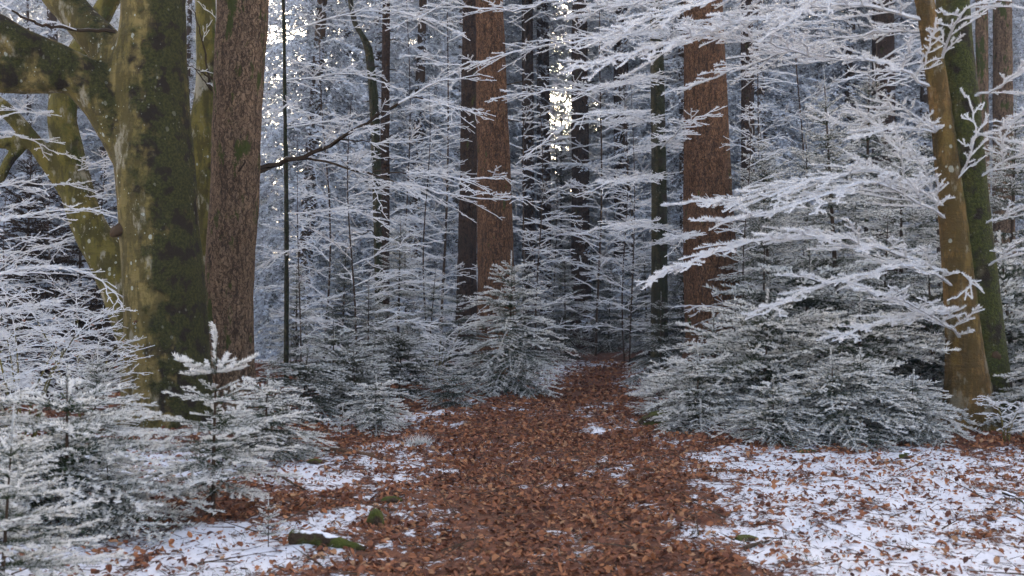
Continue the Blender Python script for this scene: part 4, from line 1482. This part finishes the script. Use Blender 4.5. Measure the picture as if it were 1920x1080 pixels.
# tall frosted spruces
for (px, D, H, kind, lab) in ((560, 22, 17, 'tall0', 'pale spruce with hanging frosted curtains right of the pinkish trunk'), (575, 31, 18, 'tall1', 'grey spruce far back in the pale gap right of the pinkish trunk'), (690, 25, 17, 'tall0', 'pale thin spruce behind the slim brown stem'), (660, 33, 19, 'tall1', 'narrow far spruce at the right side of the bright gap'), (662, 26, 17, 'tall1', 'grey curtain spruce under the top edge left of the crooked stem'),
                              (770, 22.5, 15, 'tall0', 'dark curtain spruce between the slim stem and the straight spruce'), (850, 29, 18, 'tall1', 'shadowed curtain spruce behind the straight spruce'),
                              (1290, 24, 15, 'tall1', 'blue curtain spruce behind the thickest spruce'), (1440, 24, 16, 'tall0', 'blue curtain spruce right of the thickest spruce'),
                              (1590, 26, 17, 'tall1', 'blue curtain spruce above the right hand firs'), (1730, 25, 16, 'tall2', 'curtain spruce left of the twin stemmed beech, far back'),
                              (1900, 25, 16, 'tall0', 'curtain spruce at the right edge, far back'), (1215, 33, 18, 'tall0', 'curtain spruce right of the sun glint'),
                              (930, 34, 17, 'tall1', 'curtain spruce left of the sun glint'), (60, 28, 12, 'tall1', 'frosted spruce over the dark brown bank at the left edge'),
                              (200, 30, 13, 'tall0', 'frosted spruce behind the leaning beech'), (330, 27, 14, 'tall2', 'frosted spruce behind the massive mossy trunk')):
    tree(kind, px, D, H=H, label=lab, group='tall frosted spruces', name='spruce_tree')
for (px, D, H, lab) in ((1130, 40, 22.2, 'high crowned spruce right of the sun glint'), (1005, 38, 21.2, 'high crowned spruce left of the sun glint'), (1040, 44, 23.7, 'high crowned spruce with its trunk left of the sun glint, far back'), (1095, 46, 24.6, 'high crowned spruce whose foliage hangs over the sun glint')):
    tree('high', px, D, H=H, label=lab, group='tall frosted spruces', name='spruce_tree')
for (px, D, top, lab) in ((1052, 33, 190, 'spire topped fir just below the sun glint'), (1080, 36, 190, 'second spire topped fir below the sun glint'), (1060, 37, 190, 'narrow spruce tip right under the sun glint'), (1068, 39, 195, 'far narrow spruce tip under the sun glint')):
    tree('tall0' if D > 36 else 'big0', px, D, top=top, label=lab, group='middle distance firs')
for (px, D, top, lab) in ((40, 15.5, 250, 'dark brown withered fir at the left edge behind the shrub'), (150, 16.5, 270, 'dark brown withered fir behind the leaning beech'), (215, 14.8, 420, 'low dark brown withered fir beside the massive mossy trunk')):
    tree('brown', px, D, top=top, label=lab, group='withered firs')
# deep forest
rr = random.Random(11)
deep = []
for k in range(2500):
    D = rr.uniform(30, 62)
    q = rr.uniform(-0.62, 0.62)
    if -0.26 < q < -0.125:
        continue
    if abs(q - 0.052) < 0.004 + 1.7 / D:
        continue
    x = q * D
    if any((x - a) ** 2 + (D - b) ** 2 < 2.5 ** 2 for a, b in deep):
        continue
    deep.append((x, D))
def deep_label(q):
    px = 960 + q * F
    for lim, where in ((120, 'behind the leaning beech'), (400, 'behind the massive mossy trunk'), (860, 'left of the straight red brown spruce'), (1040, 'between the straight spruce and the sun glint'), (1240, 'between the sun glint and the dark mossy trunk'), (1380, 'behind the thickest red brown spruce'), (1560, 'right of the thickest red brown spruce'), (1760, 'left of the twin stemmed beech')):
        if px < lim:
            return 'dim frosted spruce deep in the forest, ' + where
    return 'dim frosted spruce deep in the forest, behind the twin stemmed beech'


for (x, D) in deep[:240]:
    tree(rr.choice(['tall0', 'tall1', 'tall2', 'tall2']), 960 + x / D * F, D, H=rr.uniform(18, 25), label=deep_label(x / D), group='spruces deep in the forest', name='spruce_tree')

# ----------------------------------------------------------------- frosted beech saplings and boughs of the middle distance
def broadleaf(px, D, H, label, boughs, r=0.017, lean=0.0, mat='stem', dens=100, sl=0.017, sw=0.008, coat=0.003, slen=0.8, cat='tree', name='beech_sapling', r1=0.003):
    x = (px - 960) / F * D
    z = gz(x, D)
    foot = np.array([x, D, z])
    t = thing(name, label, cat, foot, 'frosted beech saplings')
    n = 10
    u = np.linspace(0, 1, n)
    C = np.stack([x + lean * u ** 1.5 + 0.06 * np.sin(u * 7 + px), D + 0.05 * np.cos(u * 5 + px), z - 0.1 + (H + 0.1) * u], 1)
    chain = np.concatenate([C, (r * (1 - 0.8 * u))[:, None]], 1)
    bm = bmesh.new()
    tube_bm(bm, chain, 8)
    me = bpy.data.meshes.new('trunk')
    bm.to_mesh(me)
    bm.free()
    for v in me.vertices:
        v.co -= Vector(foot)
    me.polygons.foreach_set('use_smooth', np.ones(len(me.polygons), bool))
    me.materials.append(M[mat])
    link('trunk', me, t)
    S = Segs()
    for k in range(boughs):
        w = 0.12 + 0.85 * k / boughs + RNG.uniform(-0.02, 0.02)
        p = np.array([np.interp(w, u, C[:, c]) for c in range(3)])
        a = RNG.uniform(0, 6.28)
        l = RNG.uniform(0.5, 1.0) * slen * (1.9 - 1.2 * w)
        d = np.array([math.cos(a), math.sin(a), RNG.uniform(0.1, 0.5)])
        pts = [p, p + d * l * 0.5, p + d * l + np.array([0, 0, -0.12 * l])]
        beech_segs(pts, 0.008, r1, sec=0.12, slen=0.5 * l, ter=0.075, tlen=0.17, start=0.1, S=S, qua=False)
    g = frosted(S, dens, sl, sw, coat)
    link('crown', g.mesh('crown', M['twig'], foot), t)
    return t


SAPLINGS = [broadleaf(1172, 19.0, 5.6, 'frosted beech sapling reaching over the end of the track', 26),
            broadleaf(800, 17, 5.0, 'frosted beech sapling left of the straight spruce', 24),
            broadleaf(100, 15, 3.6, 'frosted beech sapling behind the leaning beech', 26)]
SAP_H = (5.6, 5.0, 3.6)
for n_, (px, D, H, lab) in enumerate((
    (1010, 17.5, 5.5, 'frosted beech sapling right of the straight spruce'),
    (560, 14.5, 3.6, 'frosted thicket sapling near the pinkish spruce'),
    (660, 15, 4.2, 'frosted thicket sapling below the long dark bough'),
    (1185, 18, 5.2, 'frosted beech sapling just left of the dark mossy trunk'),
    (1400, 13, 3.8, 'blue white sapling right of the thickest spruce'),
    (10, 14, 3.2, 'frosted beech sapling at the left edge'),
    (985, 20, 7.6, 'tall frosted sapling filling the dark gap right of the straight spruce'),
    (1125, 21, 8.2, 'tall frosted sapling right of the sun glint'),
    (835, 20, 7.4, 'tall frosted sapling in the dark gap left of the straight spruce'),
    (765, 21, 8.0, 'tall frosted sapling right of the slim brown stem'),
    (610, 19, 7.0, 'tall frosted sapling in the pale gap left of the crooked stem'),
    (1175, 24, 9.0, 'tallest frosted sapling high over the end of the track'),
    (1420, 19, 7.4, 'tall frosted sapling in the shade right of the thickest spruce'),
    (1500, 20, 8.2, 'tall frosted sapling above the right hand firs'),
    (1660, 19, 7.6, 'tall frosted sapling left of the twin stemmed beech'),
    (1040, 26, 6.4, 'distant frosted sapling below the sun glint'),
    (190, 17, 5.5, 'frosted sapling in the dark behind the massive mossy trunk'))):
    x = (px - 960) / F * D
    k = n_ % 3
    copy_thing(SAPLINGS[k], (x, D, gz(x, D)), float(RNG.uniform(0, 6.28)), H / SAP_H[k], lab, 'frosted beech saplings')


def shrub(px, D, H, label, stems, spread, leaves=0):
    x = (px - 960) / F * D
    z = gz(x, D)
    foot = np.array([x, D, z])
    t = thing('frosted_shrub', label, 'shrub', foot, 'frosted shrubs')
    S = Segs()
    tips = []
    for k in range(stems):
        a = RNG.uniform(0, 6.28)
        h = H * RNG.uniform(0.6, 1.05)
        o = np.array([math.cos(a), math.sin(a), 0]) * spread
        p0 = foot + o * RNG.uniform(0.0, 0.25)
        pts = [p0 - np.array([0, 0, .05]), p0 + o * 0.25 + np.array([0, 0, h * 0.45]), p0 + o * 0.75 + np.array([0, 0, h * 0.85]), p0 + o * RNG.uniform(1.1, 1.6) + np.array([0, 0, h])]
        St = Segs()
        St.line(bez(pts, 9)[:6], 0.011, 0.006, 0.0)
        link('stem', Geo().add(*prisms(St.arr())).mesh('stem', M['beech_olive'], foot), t)
        S.line(bez(pts, 12), 0.005, 0.002, 0.8)
        line = bez(pts, 30)
        for b in range(9):
            w = 0.22 + 0.76 * b / 9
            p = line[int(w * 29)]
            az = RNG.uniform(0, 6.28)
            l = RNG.uniform(0.35, 0.75) * (1.25 - 0.7 * w) * min(1.0, H / 1.1)
            dd = norm(np.array([math.cos(az), math.sin(az), RNG.uniform(0.0, 0.45)]) + o * 0.5)
            beech_segs([p, p + dd * l * 0.5 + np.array([0, 0, .02]), p + dd * l], 0.003, 0.0018, sec=0.075, slen=0.42 * l, ter=0.05, tlen=0.09, start=0.12, S=S, flat=0.15, droop=0.05, qua=False)
    g = frosted(S, 150, 0.012, 0.0045, 0.0012)
    link('crown', g.mesh('crown', M['twig'], foot), t)
    if leaves:
        A = S.arr()
        A = A[A[:, 2] < z + H * 0.75]
        idx = RNG.choice(len(A), leaves)
        P = A[idx, 3:6]
        gl = Geo().add(*leaf_cloud(P, RNG.uniform(0.03, 0.05, leaves), True, 1.6))
        o = link('withered_leaves', gl.mesh('withered_leaves', M['leaf'], foot), t)
        o['kind'] = 'stuff'
    return t


shrub(40, 8.3, 1.35, 'frost laden shrub with withered leaves left of the massive mossy beech', 7, 0.55, 60)
shrub(150, 9.0, 1.3, 'frosted shrub arching against the massive mossy beech', 6, 0.5, 40)
shrub(-60, 9.0, 1.6, 'frosted shrub leaning in from the left edge', 6, 0.6, 10)
shrub(820, 13.2, 1.0, 'bare frosted shrub just left of the bushy white fir', 5, 0.4)
shrub(1885, 8.2, 0.42, 'little frosted sprig below the twin stemmed beech', 3, 0.12)

# ----------------------------------------------------------------- small things on the ground
def at(px, py, lift=0.0):
    """the ground point seen at picture position (px, py)"""
    D = 6.0
    for _ in range(30):
        x = (px - 960) / F * D
        D = 0.5 * D + 0.5 * (EYE - gz(x, D)) * F / (py - 560)
    x = (px - 960) / F * D
    return np.array([x, D, gz(x, D) + lift])


def fallen(name, label, cat, pts, r0, r1, mat, origin_i=0, amp=0.006, voxel=0.012, lift=0.5):
    P = np.array([list(at(*p)) for p in pts])
    r = np.linspace(r0, r1, len(P))
    P[:, 2] += r * lift
    ch = bez(np.concatenate([P, r[:, None]], 1), 14)
    foot = P[origin_i]
    o = fused(name, [ch], foot, mat, voxel, None, amp, 14, 2, 0.003, 50)
    o.location = [float(c) for c in foot]
    return tag(o, label, cat)


fallen('mossy_log', 'short mossy log capped with snow, lower left of the track', 'log', [(548, 1016), (600, 1020), (640, 1026), (688, 1034)], 0.045, 0.02, M['moss_dusted'], amp=0.02)
fallen('fallen_branch', 'peeled orange brown branch curving over the snow left of the track', 'branch', [(578, 828), (600, 842), (650, 850), (700, 858)], 0.020, 0.024, M['deadwood'])
fallen('fallen_branch', 'dark crooked branch lying near the thin sapling', 'branch', [(515, 822), (548, 818), (600, 812), (640, 806)], 0.016, 0.008, M['stem'])
fallen('fallen_branch', 'thin dark stick on the snow under the starry tipped sapling', 'branch', [(515, 890), (555, 915), (610, 938)], 0.012, 0.006, M['stem'], lift=2.0)
fallen('fallen_branch', 'long rotten branch half buried in leaves right of the track', 'branch', [(1385, 1030), (1450, 1012), (1520, 994)], 0.011, 0.005, M['stem'], lift=0.2)
fallen('fallen_branch', 'snow dusted branch at the right edge of the clearing', 'branch', [(1880, 925), (1915, 940), (1960, 990)], 0.014, 0.010, M['moss_snow'])
lump('tree_stump', 'small mossy stump with a snow cap left of the track', 'stump', at(704, 985, 0.02), (0.045, 0.05, 0.07), M['moss_dusted'], 4)
lump('stone', 'snow covered stone in front of the right hand firs', 'stone', at(1700, 858, 0.01), (0.05, 0.05, 0.045), M['moss_snow'], 9)
lump('stone', 'mossy hump at the right edge of the track under a fir tuft', 'stone', at(1262, 785, -0.02), (0.36, 0.26, 0.11), M['moss'], 12, 0.4)
for (px, py, s, lab) in ((735, 938, 0.10, 'moss cushion in the snow left of the track'), (1515, 848, 0.16, 'moss cushion at the front of the right bank'), (590, 866, 0.09, 'moss cushion by the peeled branch'), (1400, 1012, 0.1, 'moss cushion by the rotten branch')):
    lump('moss_cushion', lab, 'moss', at(px, py, 0.0), (s * 0.6, s * 0.5, 0.022), M['moss'], int(px))['group'] = 'moss cushions'

p = at(788, 834)
n = 260
a_ = RNG.uniform(0, 6.283, n)
d_ = norm(np.stack([np.cos(a_) * RNG.uniform(.3, 1.3, n), np.sin(a_) * RNG.uniform(.3, 1.3, n), np.full(n, 0.8)], 1))
b_ = p + RNG.normal(0, 0.035, (n, 3)) * np.array([1.6, 1, 0])
g = Geo().add(*blades(b_, d_, RNG.uniform(.06, .13, n), np.full(n, .005), RNG.uniform(.2, .5, n), RNG.uniform(.5, 1, n)))
tag(link('grass_tuft', g.mesh('grass_tuft', M['fir'], p), None, p), 'frosted grass tuft at the left edge of the leafy track', 'grass tuft')

if 'SCENE_COUNT' in __import__('os').environ:
    tot = {}
    for me in bpy.data.meshes:
        if me.users:
            tot[me.name.split('.')[0]] = tot.get(me.name.split('.')[0], 0) + sum(max(0, 0) or 0 for _ in ()) + len(me.loops) - 2 * len(me.polygons)
    print('TRIS', sum(tot.values()), tot)
